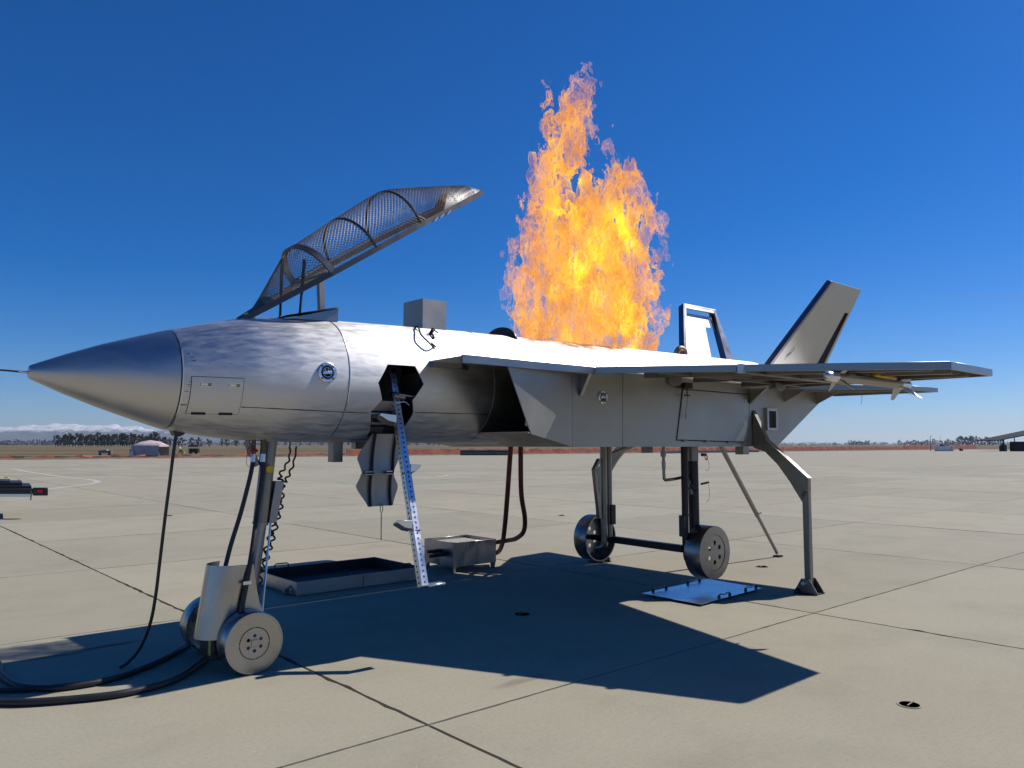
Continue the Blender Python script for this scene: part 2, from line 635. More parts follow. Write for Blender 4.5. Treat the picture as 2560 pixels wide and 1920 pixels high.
def slab_mesh(seed):
    rnd = random.Random(seed)
    hx, hy = DS / 2 - 0.011, DT / 2 - 0.0075
    n = 36
    ring = []
    for (x0, y0, x1, y1, nx, ny) in ((-hx, -hy, hx, -hy, 0, 1), (hx, -hy, hx, hy, -1, 0), (hx, hy, -hx, hy, 0, -1), (-hx, hy, -hx, -hy, 1, 0)):
        amp = 0.0045 if nx else 0.002
        for k in range(n):
            f = k / n
            e = (abs(rnd.gauss(0, 1)) ** 1.6) * amp if k else 0.0
            ring.append((x0 + (x1 - x0) * f + nx * e, y0 + (y1 - y0) * f + ny * e))
    N = len(ring)
    vs = [(x, y, 0.0) for x, y in ring] + [(x, y, -0.034) for x, y in ring]
    fs = [tuple(range(N))] + [(i + N, (i + 1) % N + N, (i + 1) % N, i) for i in range(N)]
    me = bpy.data.meshes.new('slab')
    me.from_pydata(vs, [], fs)
    me.materials.append(M_CONC)
    return me


slab_meshes = [slab_mesh(s) for s in range(6)]
cand = []
far = MB(W)
for i in range(I0, I1):
    for k in range(K0, K1 + 1):
        s_ = S0 + (i + 0.5) * DS
        t_ = T0 - (k + 0.5) * DT
        p = W(s_, t_)
        infr = p.y > 0.5 and abs(p.x) < p.y * 0.72 + 4.5
        if infr and p.y < 62:
            cand.append((p.y, i, k, p))
        else:
            a, bb = S0 + i * DS, T0 - k * DT
            far.add([(a, bb, 0), (a + DS, bb, 0), (a + DS, bb - DT, 0), (a, bb - DT, 0)], [(0, 3, 2, 1)])
cand.sort(key=lambda q: q[0])
for j, (d, i, k, p) in enumerate(cand):
    if j < 290:
        o = bpy.data.objects.new('slab', slab_meshes[(i * 7 + k * 3) % 6])
        COL.objects.link(o)
        o.rotation_euler.z = YAW + (math.pi if (i + k) % 2 else 0)
        place(o, p + Vector((0, 0, random.uniform(-0.0015, 0.0015))), apron)
    else:
        a, bb = S0 + i * DS, T0 - k * DT
        far.add([(a, bb, 0), (a + DS, bb, 0), (a + DS, bb - DT, 0), (a, bb - DT, 0)], [(0, 3, 2, 1)])
far.build('slab_field', M_CONCF, apron, kind='stuff', smooth=0)


# painted lines
def stripe(name, pts, w, label):
    P = smoothpath([W(s, t, 0.0045) for s, t in pts], 8)
    mb = MB()
    vs, fs = [], []
    for i, p in enumerate(P):
        d = (P[min(i + 1, len(P) - 1)] - P[max(i - 1, 0)]).normalized()
        n = Vector((-d.y, d.x, 0)) * (w / 2)
        vs += [p - n, p + n]
        if i:
            q = 2 * i
            fs.append((q - 2, q, q + 1, q - 1))
    mb.add(vs, fs, raw=True)
    o = mb.build(name, M_PAINT, smooth=0)
    tag(o, kind='structure')
    return o


stripe('road_marking', [(4.0, -75), (9.1, -64), (9.12, -55.2), (9.0, -47.7), (9.0, -42.4), (9.2, -39.9), (9.06, -37.9), (8.64, -36.4), (7.9, -34.9), (6.85, -33.4), (6.0, -32.2), (4.6, -31.4), (0, -30.6)], 0.24, '')
stripe('road_marking', [(-8, -29.4), (4.2, -29.55), (12.8, -29.6), (16.5, -29.6), (19.6, -30.1), (21.5, -30.8), (23.2, -31.8), (25.1, -33.6)], 0.16, '')

# soil and weeds along the apron edge
m_soil = plain('bare soil', (0.16, 0.125, 0.085), 1.0, scale=0.8, var=0.3, bump=1.0, spec=0.1)
be = MB(W)
NS = 400
prev = None
vs, fs = [], []
for i in range(NS + 1):
    s_ = -60 + i * 0.9
    off = noise.noise(Vector((s_ * 0.3, 0, 0))) * 0.8
    hh = 0.07 + 0.10 * (noise.noise(Vector((s_ * 0.6, 3, 0))) + 0.6)
    vs += [(s_, tB + 0.3 + off, -0.02), (s_, tB - 1.2 + off, 0.02 + hh), (s_, tB - 4.5 + off, 0.03 + hh * 0.6), (s_, tB - 9, -0.07)]
    if i:
        q = 4 * i
        for r_ in range(3):
            fs.append((q - 4 + r_, q + r_, q + r_ + 1, q - 4 + r_ + 1))
be.add(vs, fs)
tag(be.build('soil_verge', m_soil, smooth=60), kind='structure')

# tie-down wells set in the slabs
m_ring = plain('rusty tie-down ring', (0.12, 0.1, 0.08), 0.6, metal=0.6)


def tie_down(s_, t_, r_, label):
    e = empty('tie_down_well', W(s_, t_, 0), label, 'tie-down', 'tie-down wells in the concrete')
    c = W(s_, t_, 0.003)
    a = MB().lathe(c, (0, 0, 1), [(0, r_ * 0.85), (0, r_)], 24)
    a.f = [f for f in a.f if len(f) == 4]
    a.build('rim', plain('pale mortar', (0.34, 0.31, 0.24), 0.9), e)
    MB().lathe(c + Vector((0, 0, 0.0015)), (0, 0, 1), [(0, 0.0), (0, r_ * 0.82)], 24).build('recess', M_DARK, e, smooth=0)
    MB().tube([W(s_ - r_ * 0.7, t_ + r_ * .1, 0.008), W(s_, t_ + r_ * 0.18, 0.016), W(s_ + r_ * 0.72, t_ + r_ * .05, 0.008)], r_ * 0.07, 8, raw=True).build('bar', m_ring, e)


tie_down(5.10, -2.075, 0.07, 'open round tie-down well in sunlit concrete, right of the wing shadow')
tie_down(5.03, -5.56, 0.085, 'round tie-down well in the deep shadow under the jet')
tie_down(9.32, -5.6, 0.09, 'pale-rimmed tie-down well between the slanted prop and the outrigger foot')
tie_down(12.6, -12.6, 0.09, 'small distant tie-down well beyond the main wheels, left of the slanted prop')
tie_down(9.6, -14.2, 0.09, 'small distant tie-down well left of the far main wheel')
tie_down(5.9, -18.4, 0.09, 'small distant tie-down well between the hanging cable and the nose leg')

# =================================================================== THE JET
jet = empty('fighter_jet_trainer', J(5.5, 0, 0), 'bare steel fighter jet mock-up on three gear legs, flames rising from its spine', 'jet')

PROF = [(1.80, .357, 2.066), (2.05, .413, 2.08), (2.3, .460, 2.096), (2.6, .487, 2.108), (3.0, .501, 2.12), (3.3, .507, 2.126),
        (4.45, .528, 2.14), (6.4, .545, 2.152), (9.3, .562, 2.166)]


def prof_at(x):
    P = PROF
    if x <= P[0][0]:
        return P[0][1:]
    for a, b_ in zip(P, P[1:]):
        if x <= b_[0]:
            f = (x - a[0]) / (b_[0] - a[0])
            return (a[1] + (b_[1] - a[1]) * f, a[2] + (b_[2] - a[2]) * f)
    return P[-1][1:]


def sk(x, z, off=0.0):
    """point on the near flank of the round fuselage"""
    r, zc = prof_at(x)
    dz = max(-r, min(r, z - zc))
    dy = math.sqrt(max(0, r * r - dz * dz))
    return J(x, -dy * (r + off) / r, zc + dz * (r + off) / r)


def shell(x0, x1, n=112, th=0.012, steps=14, off=0.0):
    mb = MB()
    xs = [x0 + (x1 - x0) * i / steps for i in range(steps + 1)]
    rings = [(x, prof_at(x)[0] + off, prof_at(x)[1]) for x in xs] + [(x, prof_at(x)[0] + off - th, prof_at(x)[1]) for x in reversed(xs)]
    for x, r, zc in rings:
        for k in range(n):
            a = 2 * math.pi * k / n
            mb.v.append(J(x, r * math.cos(a), zc + r * math.sin(a)))
    m_ = len(rings)
    for i in range(m_):
        i2 = (i + 1) % m_
        for k in range(n):
            k2 = (k + 1) % n
            mb.f.append((i * n + k, i * n + k2, i2 * n + k2, i2 * n + k))
    return mb


# nose cone with its blunt cap and probe
nc = MB()
cone = [(0.955, .036, 2.068), (0.965, .046, 2.068), (1.15, .128, 2.067), (1.35, .208, 2.067), (1.55, .278, 2.066), (1.7, .327, 2.066), (1.794, .3565, 2.066), (1.794, .33, 2.066)]
for x, r, zc in cone:
    for k in range(112):
        a = 2 * math.pi * k / 112
        nc.v.append(J(x, r * math.cos(a), zc + r * math.sin(a)))
for i in range(len(cone) - 1):
    for k in range(112):
        k2 = (k + 1) % 112
        nc.f.append((i * 112 + k, i * 112 + k2, (i + 1) * 112 + k2, (i + 1) * 112 + k))
nc.f.append(tuple(range(112)))
cone_o = nc.build('nose_cone', M_CONE, jet, smooth=40)
MB(J).tube([(0.957, 0, 2.066), (0.90, 0, 2.067)], 0.008, 10).build('probe_socket', M_BRIGHT, cone_o)
MB(J).tube([(0.90, 0, 2.067), (0.84, .02, 2.072), (0.3, 0.10, 2.085)], 0.006, 8).build('probe_rod', M_RUBBER, cone_o)

shell(1.803, 2.997, steps=18).build('nose_section', M_SKIN, jet, smooth=40)
mid = shell(3.003, 4.437, steps=10).build('mid_section', M_SKIN, jet, smooth=40)
shell(4.443, 9.3, steps=20).build('spine_section', M_SPINE, jet, smooth=40)
for x in (1.799, 3.0, 4.44):
    shell(x - 0.02, x + 0.02, th=0.02, steps=1, off=-0.008).build('seam_backing', M_SEAM, jet)
for x in (1.8035, 3.0035, 4.4435):
    shell(x, x + .007, th=0.004, steps=1, off=0.0022).build('seam_lip', M_BRIGHT, jet)
tail = MB(J)
r_, zc_ = prof_at(9.3)
tail.add([(9.301, r_ * math.cos(a), zc_ + r_ * math.sin(a)) for a in [2 * math.pi * k / 64 for k in range(64)]], [tuple(range(64))])
tail.build('tail_bulkhead', M_UNDER, jet)

bk_ = MB(J)  # added disc that blocks the flames' glow from the hatch bay
r_, zc_ = prof_at(4.38)
bk_.add([(4.38, (r_ - .013) * math.cos(a), zc_ + (r_ - .013) * math.sin(a)) for a in [2 * math.pi * k / 64 for k in range(64)]], [tuple(range(64))])
bk_.build('flame_glow_baffle', M_DARK, jet)
# boarding hatch cut through the near flank
HATCH = [(3.347, 2.243), (3.61, 2.247), (3.688, 2.102), (3.60, 1.966), (3.64, 1.862), (3.60, 1.67), (3.33, 1.67), (3.235, 1.86), (3.31, 1.958), (3.256, 2.09)]
cm = MB(J)
cm.hexa([(x, -0.9, z) for x, z in HATCH], [(x, -0.16, z) for x, z in HATCH])
cutter = cm.build('cutter', None)
cut(mid, cutter)
mid.data.materials.clear()
mid.data.materials.append(M_SKIN)
for p in mid.data.polygons:
    p.material_index = 0
mid.data.shade_smooth()
mid.data.set_sharp_from_angle(angle=R(40))

bay = MB(J).box(3.2, 3.7, -0.16, -0.12, 1.64, 2.3).build('hatch_bay_back', M_DARK, jet)
MB(J).box(3.24, 3.25, -0.44, -0.16, 1.97, 2.2).build('bay_side', M_DOOR, bay)
MB(J).box(3.69, 3.70, -0.44, -0.16, 1.97, 2.2).build('bay_side', M_DARK, bay)
MB(J).box(3.25, 3.46, -0.38, -0.18, 1.845, 1.86).build('bay_shelf', M_DOOR, bay, bevel=0.002)
MB(J).box(3.30, 3.46, -0.34, -0.18, 1.765, 1.785).build('bay_shelf', M_DOOR, bay, bevel=0.002)
for (xa, xb, z0_, z1_, yy, mt_) in ((3.30, 3.47, 1.875, 1.955, -.405, M_DOOR), (3.25, 3.46, 1.815, 1.858, -.37, M_UNDER), (3.27, 3.44, 1.79, 1.806, -.335, M_BRIGHT), (3.33, 3.47, 1.70, 1.745, -.25, M_UNDER)):
    pq = MB(J)
    pq.hexa([(xa - (.05 if z0_ > 1.87 else 0), yy + .03, z0_), (xb, yy + .03, z0_), (xb, yy, z1_), (xa, yy, z1_)], [(xa - (.05 if z0_ > 1.87 else 0), yy + .04, z0_), (xb, yy + .04, z0_), (xb, yy + .01, z1_), (xa, yy + .01, z1_)])
    pq.build('bay_drawer', mt_, bay)
MB(J).hexa([(3.222, -0.42, 2.10), (3.30, -0.42, 2.12), (3.30, -0.42, 2.20)], [(3.222, -0.40, 2.10), (3.30, -0.40, 2.12), (3.30, -0.40, 2.20)]).build('yellow_stop', M_YEL, bay)

# two hexagonal doors folded down from the hatch
HEX_U = [(3.357, 1.688), (3.589, 1.684), (3.623, 1.486), (3.554, 1.37), (3.265, 1.378), (3.219, 1.501)]
HEX_L = [(3.262, 1.372), (3.552, 1.364), (3.615, 1.253), (3.55, 1.10), (3.322, 1.108), (3.209, 1.262)]


def bow_y(z, top, bot, y0):
    f = (z - bot) / (top - bot)
    return y0 + 0.014 * math.sin(f * math.pi)


for nm, poly, top, bot, y0 in (('hatch_door', HEX_U, 1.69, 1.37, -0.27), ('hatch_door', HEX_L, 1.37, 1.10, -0.275)):
    rows = 8
    ml = MB(J)
    zs = [bot + (top - bot) * i / rows for i in range(rows + 1)]

    def xr(z, poly=poly):
        xs = []
        n_ = len(poly)
        for i in range(n_):
            (xa, za), (xb, zb) = poly[i], poly[(i + 1) % n_]
            if (za - z) * (zb - z) <= 0 and abs(za - zb) > 0.02:
                xs.append(xa + (xb - xa) * (z - za) / (zb - za))
        return (min(xs), max(xs)) if xs else (3.33, 3.58)
    ptsf, ptsb = [], []
    for z in zs:
        zz = min(max(z, bot + 0.012), top - 0.012)
        a_, b_ = xr(zz)
        y = bow_y(z, top, bot, y0)
        ptsf += [(a_, y, z), (b_, y, z)]
        ptsb += [(a_, y + 0.006, z), (b_, y + 0.006, z)]
    n2 = len(ptsf)
    fs = []
    for i in range(rows):
        q = 2 * i
        fs += [(q, q + 1, q + 3, q + 2), (n2 + q, n2 + q + 2, n2 + q + 3, n2 + q + 1), (q, q + 2, n2 + q + 2, n2 + q), (q + 1, n2 + q + 1, n2 + q + 3, q + 3)]
    fs += [(0, n2, n2 + 1, 1), (n2 - 2, n2 - 1, 2 * n2 - 1, 2 * n2 - 2)]
    ml.add(ptsf + ptsb, fs)
    d = ml.build(nm, M_DOOR, jet)
    for xx in (3.345, 3.545) if top > 1.5 else (3.335, 3.525):
        path = [(xx + (0.03 if top > 1.5 else 0) * (z - bot) / (top - bot), bow_y(z, top, bot, y0) - 0.012, z) for z in zs]
        rb = MB(J)
        for p_, q_ in zip(path, path[1:]):
            rb.bar(p_, q_, 0.022, 0.012)
        rb.build('rib', M_SOOT, d)
    if top > 1.5:
        for xx in (3.31, 3.50):
            hg = MB(J)
            hg.box(xx - 0.03, xx + 0.03, -0.305, -0.285, 1.355, 1.388)
            hg.build('hinge', M_BRIGHT, d, bevel=0.004)
            MB(J).tube([(xx - 0.033, -0.31, 1.371), (xx + 0.033, -0.31, 1.371)], 0.008, 8).build('hinge_pin', M_BLACKP, d)
chain = MB(J)
lk = [(3.438, -0.285, 1.125), (3.438, -0.285, 1.04), (3.439, -0.285, 0.825)]
chain.tube([(3.43, -.285, 1.12), (3.425, -.285, 1.07), (3.438, -.285, 1.035), (3.451, -.285, 1.07), (3.446, -.285, 1.12)], 0.004, 6)
z = 1.03
while z > 0.83:
    chain.tube([(3.434, -.285, z), (3.442, -.285, z - 0.006), (3.434, -.285, z - 0.012)], 0.0035, 5)
    z -= 0.010
chain.tube([(3.438, -.285, 1.03), (3.439, -.285, 0.825)], 0.002, 5)
chain.build('lanyard', M_MESHW, jet)

# telescopic boarding ladder: perforated square post with folding steps
LA, LB = Vector((3.373, -0.98, 0.55)), Vector((3.515, -0.27, 2.235))


def lad(f):
    p = LA.lerp(LB, f)
    return (p.x, p.y, p.z)


lw = 0.062
A_, B_ = J(*LA), J(*LB)
ld = (B_ - A_).normalized()
lx = (AX - ld * AX.dot(ld)).normalized()
ly = ld.cross(lx).normalized()      # faces outwards or inwards
if ly.dot(OX) < 0:
    ly = -ly
post = MB()
pts = []
for c_ in (A_, B_):
    for sx_, sy_ in ((-1, -1), (1, -1), (1, 1), (-1, 1)):
        pts.append(c_ + lx * (sx_ * lw / 2) + ly * (sy_ * lw / 2))
post.add(pts, [(0, 3, 2, 1), (4, 5, 6, 7), (0, 1, 5, 4), (1, 2, 6, 5), (2, 3, 7, 6), (3, 0, 4, 7)], raw=True)
ladder = post.build('boarding_ladder', M_BRIGHT, jet, bevel=0.004, segs=2)
ll = (B_ - A_).length
holes = MB()
k = 0.03
while k < ll - 0.03:
    c_ = A_ + ld * k
    for nrm, side in ((ly, lx), (-lx, ly)):
        p = c_ + nrm * (lw / 2 + 0.0012)
        base = len(holes.v)
        for q in range(8):
            a = 2 * math.pi * q / 8
            holes.v.append(p + side * (0.0085 * math.cos(a)) + ld * (0.0085 * math.sin(a)))
        holes.f.append(tuple(range(base, base + 8)))
    k += 0.0415
holes.build('punched_holes', M_DARK, ladder, kind='stuff', smooth=0)
for f, side, ln in ((0.262, -1, 0.135), (0.515, 1, 0.095), (0.745, -1, 0.15)):
    c_ = A_ + ld * (ll * f)
    st_ = MB()
    a0 = c_ + lx * (side * lw / 2)
    a1 = c_ + lx * (side * (lw / 2 + ln))
    h = Vector((0, 0, 1))
    w_ = ly * 0.035
    st_.hexa([tuple(a0 - w_ + h * 0.02), tuple(a1 - w_ + h * 0.02), tuple(a1 - w_ + h * 0.004), tuple(c_ + lx * (side * (lw / 2 + ln * 0.45)) - w_ - h * 0.035), tuple(a0 - w_ - h * 0.045)],
             [tuple(a0 + w_ + h * 0.02), tuple(a1 + w_ + h * 0.02), tuple(a1 + w_ + h * 0.004), tuple(c_ + lx * (side * (lw / 2 + ln * 0.45)) + w_ - h * 0.035), tuple(a0 + w_ - h * 0.045)])
    st_.build('step', M_BRIGHT, ladder, bevel=0.003)
    cl = MB()
    cl.bar(tuple(c_ - ld * 0.055 - ld * 0.003), tuple(c_ - ld * 0.055 + ld * 0.003), lw + 0.006, lw + 0.006, raw=True)
    cl.build('collar', M_EDGE, ladder)
ft = MB()
c_ = A_ + ld * 0.012
ft.bar(tuple(c_ + lx * lw / 2), tuple(c_ + lx * (lw / 2 + 0.15) + Vector((0, 0, 0.012))), 0.07, 0.014, raw=True)
ft.build('foot_step', M_BRIGHT, ladder, bevel=0.002)
up_c = A_ + ld * (ll * 0.86)
hk = MB()
hk.bar(tuple(up_c + ly * 0.03 + lx * 0.0), tuple(up_c + ly * 0.05 + lx * 0.28 - Vector((0, 0, 0.015))), 0.10, 0.012, raw=True)
hk.build('upper_step', M_WALL, ladder, bevel=0.002)
MB().tube([up_c - lx * .045 + ly * .04 - ld * .02, up_c + lx * .06 + ly * .04 - ld * .02], 0.034, 14, raw=True).build('pivot', M_LEG, ladder)
MB().tube(smoothpath([up_c - lx * .045 + ly * .05, up_c - lx * .05 + ly * .06 - ld * .06, up_c - lx * .03 + ly * .06 - ld * .09, up_c + lx * .05 + ly * .06 - ld * .075, up_c + lx * .09 + ly * .06 - ld * .1], 5), 0.004, 6, raw=True).build('pin_lanyard', M_BRIGHT, ladder)


# curved access panel with latches and hinges on the nose section
def patch(x0, x1, z0, z1, off, th, nx=6, nz=10, skew=0.0):
    mb = MB()
    for o_ in (off, off - th):
        for i in range(nz + 1):
            z = z0 + (z1 - z0) * i / nz
            for j in range(nx + 1):
                x = x0 + (x1 - x0) * j / nx + skew * (z - z0) / (z1 - z0)
                mb.v.append(sk(x, z, o_))
    n1 = (nx + 1) * (nz + 1)
    for b0, rev in ((0, False), (n1, True)):
        for i in range(nz):
            for j in range(nx):
                q = b0 + i * (nx + 1) + j
                f = (q, q + 1, q + nx + 2, q + nx + 1)
                mb.f.append(tuple(reversed(f)) if rev else f)
    edge = [j for j in range(nx + 1)] + [i * (nx + 1) + nx for i in range(1, nz + 1)] + [nz * (nx + 1) + j for j in range(nx - 1, -1, -1)] + [i * (nx + 1) for i in range(nz - 1, 0, -1)]
    for a, b2 in zip(edge, edge[1:] + edge[:1]):
        mb.f.append((a, a + n1, b2 + n1, b2))
    return mb


patch(1.856, 2.199, 1.815, 2.07, 0.0015, 0.004).build('panel_gap', M_SEAM, jet)
acc = patch(1.860, 2.195, 1.819, 2.066, 0.004, 0.004).build('access_panel', M_SKIN, jet)
for x in (1.905, 2.09):
    l_ = patch(x, x + 0.085, 2.002, 2.032, 0.007, 0.004, 3, 2).build('latch', M_BRIGHT, acc)
    patch(x + 0.004, x + 0.081, 2.006, 2.028, 0.0078, 0.002, 3, 2).build('latch_slot', M_LEG, l_)
    patch(x + 0.010, x + 0.055, 2.009, 2.025, 0.0095, 0.003, 3, 2).build('latch_lever', M_BRIGHT, l_)
for x in (1.89, 2.065):
    MB().tube([sk(x, 1.822, 0.008), sk(x + 0.09, 1.822, 0.008)], 0.008, 8, raw=True).build('hinge', M_SOOT, acc)

# welded longitudinal seam along the flank
for x0, x1, z0, z1 in ((1.806, 1.85, 1.875, 1.874), (2.205, 2.994, 1.868, 1.853), (3.006, 3.225, 1.853, 1.852), (3.645, 4.434, 1.868, 1.872), (4.446, 5.6, 1.872, 1.88)):
    mb = MB()
    n = 14
    for i in range(n + 1):
        x = x0 + (x1 - x0) * i / n
        z = z0 + (z1 - z0) * i / n
        wv = 0.0022 + 0.0016 * random.random()
        mb.v += [sk(x, z - wv, 0.0008), sk(x, z + wv, 0.0008)]
        if i:
            q = 2 * i
            mb.f.append((q - 2, q, q + 1, q - 1))
    mb.build('weld_seam', M_SEAM, jet, smooth=0)


# round quick-release filler caps
def filler(parent, c, nrm, r_):
    e = MB().lathe(c, nrm, [(-0.004, r_), (0.008, r_), (0.012, r_ * 0.93), (0.012, r_ * 0.74), (0.004, r_ * 0.68), (0.004, r_ * 0.66)], 36).build('filler_cap', M_BRIGHT, parent)
    n = Vector(nrm).normalized()
    x = Vector((0, 0, 1)).cross(n).normalized()
    y = n.cross(x)
    c = Vector(c)
    MB().lathe(c + n * 0.0045, nrm, [(0, 0.0), (0, r_ * 0.66)], 32).build('cap_recess', M_DARK, e, smooth=0)
    MB().bar(tuple(c + n * 0.009 - x * r_ * 0.48 - y * r_ * .04), tuple(c + n * 0.009 + x * r_ * 0.48 + y * r_ * 0.0), r_ * 0.28, 0.006, raw=True, up=n).build('cap_lever', M_BRIGHT, e, bevel=0.002)
    MB().lathe(c + n * 0.006, nrm, [(0, r_ * 0.52), (0.004, r_ * 0.5), (0.004, r_ * 0.42), (0, r_ * 0.4)], 28, closed=True).build('cap_ring', M_EDGE, e)
    for q in range(4):
        a = math.pi / 4 + q * math.pi / 2
        MB().lathe(c + n * 0.012 + x * (r_ * .84 * math.cos(a)) + y * (r_ * .84 * math.sin(a)), nrm, [(0, 0.008), (0.004, 0.006)], 10).build('bolt', M_SOOT, e)
    for q in range(3):
        a = 0.5 + q * 0.9
        MB().tube([c + n * .008 + x * (r_ * .28 * math.cos(a)) + y * (r_ * .1), c + n * .008 + x * (r_ * .42 * math.cos(a)) + y * (r_ * .4 * math.sin(a))], 0.005, 6, raw=True).build('cap_finger', M_BRIGHT, e)


pc = sk(2.815, 2.145, 0)
filler(jet, pc, pc - J(2.815, 0, prof_at(2.815)[1]), 0.078)

# old scuffs and weld scars beside the nose ring
for (x, z, w_, h_) in ((1.845, 2.225, .045, .012), (1.85, 2.185, .06, .016), (1.845, 2.02, .05, .012), (1.842, 2.0, .04, .010), (1.835, 1.965, .05, .008), (1.64, 2.02, .012, .012), (1.70, 2.02, .014, .012)):
    if x > 1.8:
        for q in range(3):
            a_ = x - .02 + random.uniform(0, w_ * .5)
            b_ = z + random.uniform(-h_, h_)
            patch(a_, a_ + w_ * random.uniform(.3, .6), b_, b_ + h_ * .35, .0012, .001, 2, 1).build('scuff', M_LEG if q else M_BRIGHT, jet)
# black bracket under the nose, small vents along the belly
br = MB(J)
br.hexa([(1.855, -.03, 1.705), (1.95, -.03, 1.69), (1.93, -.03, 1.672), (1.905, -.03, 1.658), (1.87, -.03, 1.668)],
        [(1.855, .05, 1.705), (1.95, .05, 1.69), (1.93, .05, 1.672), (1.905, .05, 1.658), (1.87, .05, 1.668)])
br.build('cable_gland', M_BLACKP, jet)
MB(J).box(3.118, 3.208, -.05, .04, 1.458, 1.63).build('belly_post', M_LEG, jet, bevel=0.003)
MB(J).box(3.335, 3.44, -.03, .04, 1.566, 1.63).build('belly_post', M_LEG, jet, bevel=0.003)
MB(J).box(6.93, 7.02, -.25, -.15, 1.51, 1.58).build('belly_post', M_LEG, jet, bevel=0.003)
MB(J).box(8.86, 9.0, -.25, -.13, 1.475, 1.60).build('belly_post', M_LEG, jet, bevel=0.003)

# vent box on the spine, open at the top
vb = MB(J)
for a in ((3.93, 3.936, -.14, .17), (4.184, 4.19, -.14, .17), (3.936, 4.184, -.14, -.134), (3.936, 4.184, .164, .17)):
    vb.box(a[0], a[1], a[2], a[3], 2.5, 2.905)
vb.build('spine_vent_box', M_WALL, jet, bevel=0.0015)

# bent-rod grab handle and dark clamp
MB().tube(smoothpath([J(3.80, -.20, 2.615), J(3.80, -.26, 2.62), J(3.735, -.40, 2.53), J(3.80, -.46, 2.44), J(3.86, -.40, 2.43), J(3.865, -.365, 2.47)], 5), 0.008, 8, raw=True).build('grab_handle', M_SOOT, jet)
MB().tube([J(3.80, -.21, 2.61), J(3.865, -.44, 2.43)], 0.007, 8, raw=True).build('grab_handle', M_SOOT, jet)
vl = MB().tube([J(3.91, -.27, 2.55), J(3.93, -.31, 2.615)], 0.017, 10, raw=True).build('spine_valve', M_BLACKP, jet)
MB().tube([J(3.90, -.33, 2.60), J(3.99, -.29, 2.585)], 0.007, 8, raw=True).build('valve_lever', M_BLACKP, vl)
MB().tube([J(3.90, -.36, 2.52), J(3.91, -.30, 2.58)], 0.009, 8, raw=True).build('valve_stem', M_BLACKP, vl)
# half-round deflector plate and chromed elbow on the spine
dm = MB(J)
ringp = [(0.0, 0.25 * math.cos(a), 2.60 + 0.16 * math.sin(a)) for a in [math.pi * k / 20 for k in range(21)]]
dm.hexa([(4.95, y, z) for _, y, z in ringp], [(4.965, y, z) for _, y, z in ringp])
dm.build('flame_deflector', M_SOOT, jet)
MB().tube(smoothpath([J(8.03, .16, 2.68), J(8.03, .15, 2.765), J(8.08, .14, 2.82), J(8.15, .13, 2.80), J(8.17, .13, 2.72)], 6), 0.038, 16, raw=True).build('exhaust_elbow', M_RUSTY, jet)


# ------------------------------------------------------------------ box fuselage, deck, wings
def wz(y):
    return 2.305 - 0.028 * max(0.0, abs(y) - 1.02)


def yw(x):
    return 0.9 + 0.1 * max(0.0, 5.05 - x) / 0.88


def plate_xz(poly, y_of, th, sgn=-1):
    mb = MB(J)
    mb.hexa([(x, sgn * y_of(x), z) for x, z in poly], [(x, sgn * (y_of(x) - th), z) for x, z in poly])
    return mb


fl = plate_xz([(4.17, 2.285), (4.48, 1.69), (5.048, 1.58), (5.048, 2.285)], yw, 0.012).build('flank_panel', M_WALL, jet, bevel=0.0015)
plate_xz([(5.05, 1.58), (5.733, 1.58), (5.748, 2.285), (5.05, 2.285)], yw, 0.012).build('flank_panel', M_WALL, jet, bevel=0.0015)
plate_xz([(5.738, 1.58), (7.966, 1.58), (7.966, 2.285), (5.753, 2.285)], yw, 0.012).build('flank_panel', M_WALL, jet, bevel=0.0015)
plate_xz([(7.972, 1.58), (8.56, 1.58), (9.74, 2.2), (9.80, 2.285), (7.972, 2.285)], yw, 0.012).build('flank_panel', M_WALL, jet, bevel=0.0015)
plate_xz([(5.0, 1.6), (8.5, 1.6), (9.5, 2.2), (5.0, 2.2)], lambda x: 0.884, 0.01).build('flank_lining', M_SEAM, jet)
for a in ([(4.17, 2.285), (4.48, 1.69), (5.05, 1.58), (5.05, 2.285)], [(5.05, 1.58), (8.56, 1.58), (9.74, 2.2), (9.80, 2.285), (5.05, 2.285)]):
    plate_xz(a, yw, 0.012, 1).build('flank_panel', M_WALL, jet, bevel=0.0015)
bot = MB(J)
bot.hexa([(5.05, -.89, 1.582), (8.56, -.89, 1.582), (8.56, .89, 1.582), (5.05, .89, 1.582)], [(5.05, -.89, 1.594), (8.56, -.89, 1.594), (8.56, .89, 1.594), (5.05, .89, 1.594)])
bot.build('belly_plate', M_UNDER, jet)
rp = MB(J)
rp.hexa([(4.44, -.965, 1.70), (5.05, -.89, 1.582), (5.05, .89, 1.582), (4.44, .965, 1.70)], [(4.44, -.965, 1.712), (5.05, -.89, 1.594), (5.05, .89, 1.594), (4.44, .965, 1.712)])
rp.build('intake_lip', M_WALL, jet)
rr_ = MB(J)
rr_.hexa([(8.56, -.89, 1.582), (9.78, -.89, 2.27), (9.78, .89, 2.27), (8.56, .89, 1.582)], [(8.55, -.89, 1.596), (9.77, -.89, 2.282), (9.77, .89, 2.282), (8.55, .89, 1.596)])
rr_.build('tail_ramp', M_UNDER, jet)
MB(J).box(6.3, 6.31, -.885, .885, 1.60, 2.28).build('intake_bulkhead', M_DARK, jet)
MB(J).tube([(4.62, -.80, 1.76), (4.64, -.80, 1.92)], 0.05, 14).build('intake_fitting', M_BRIGHT, jet)

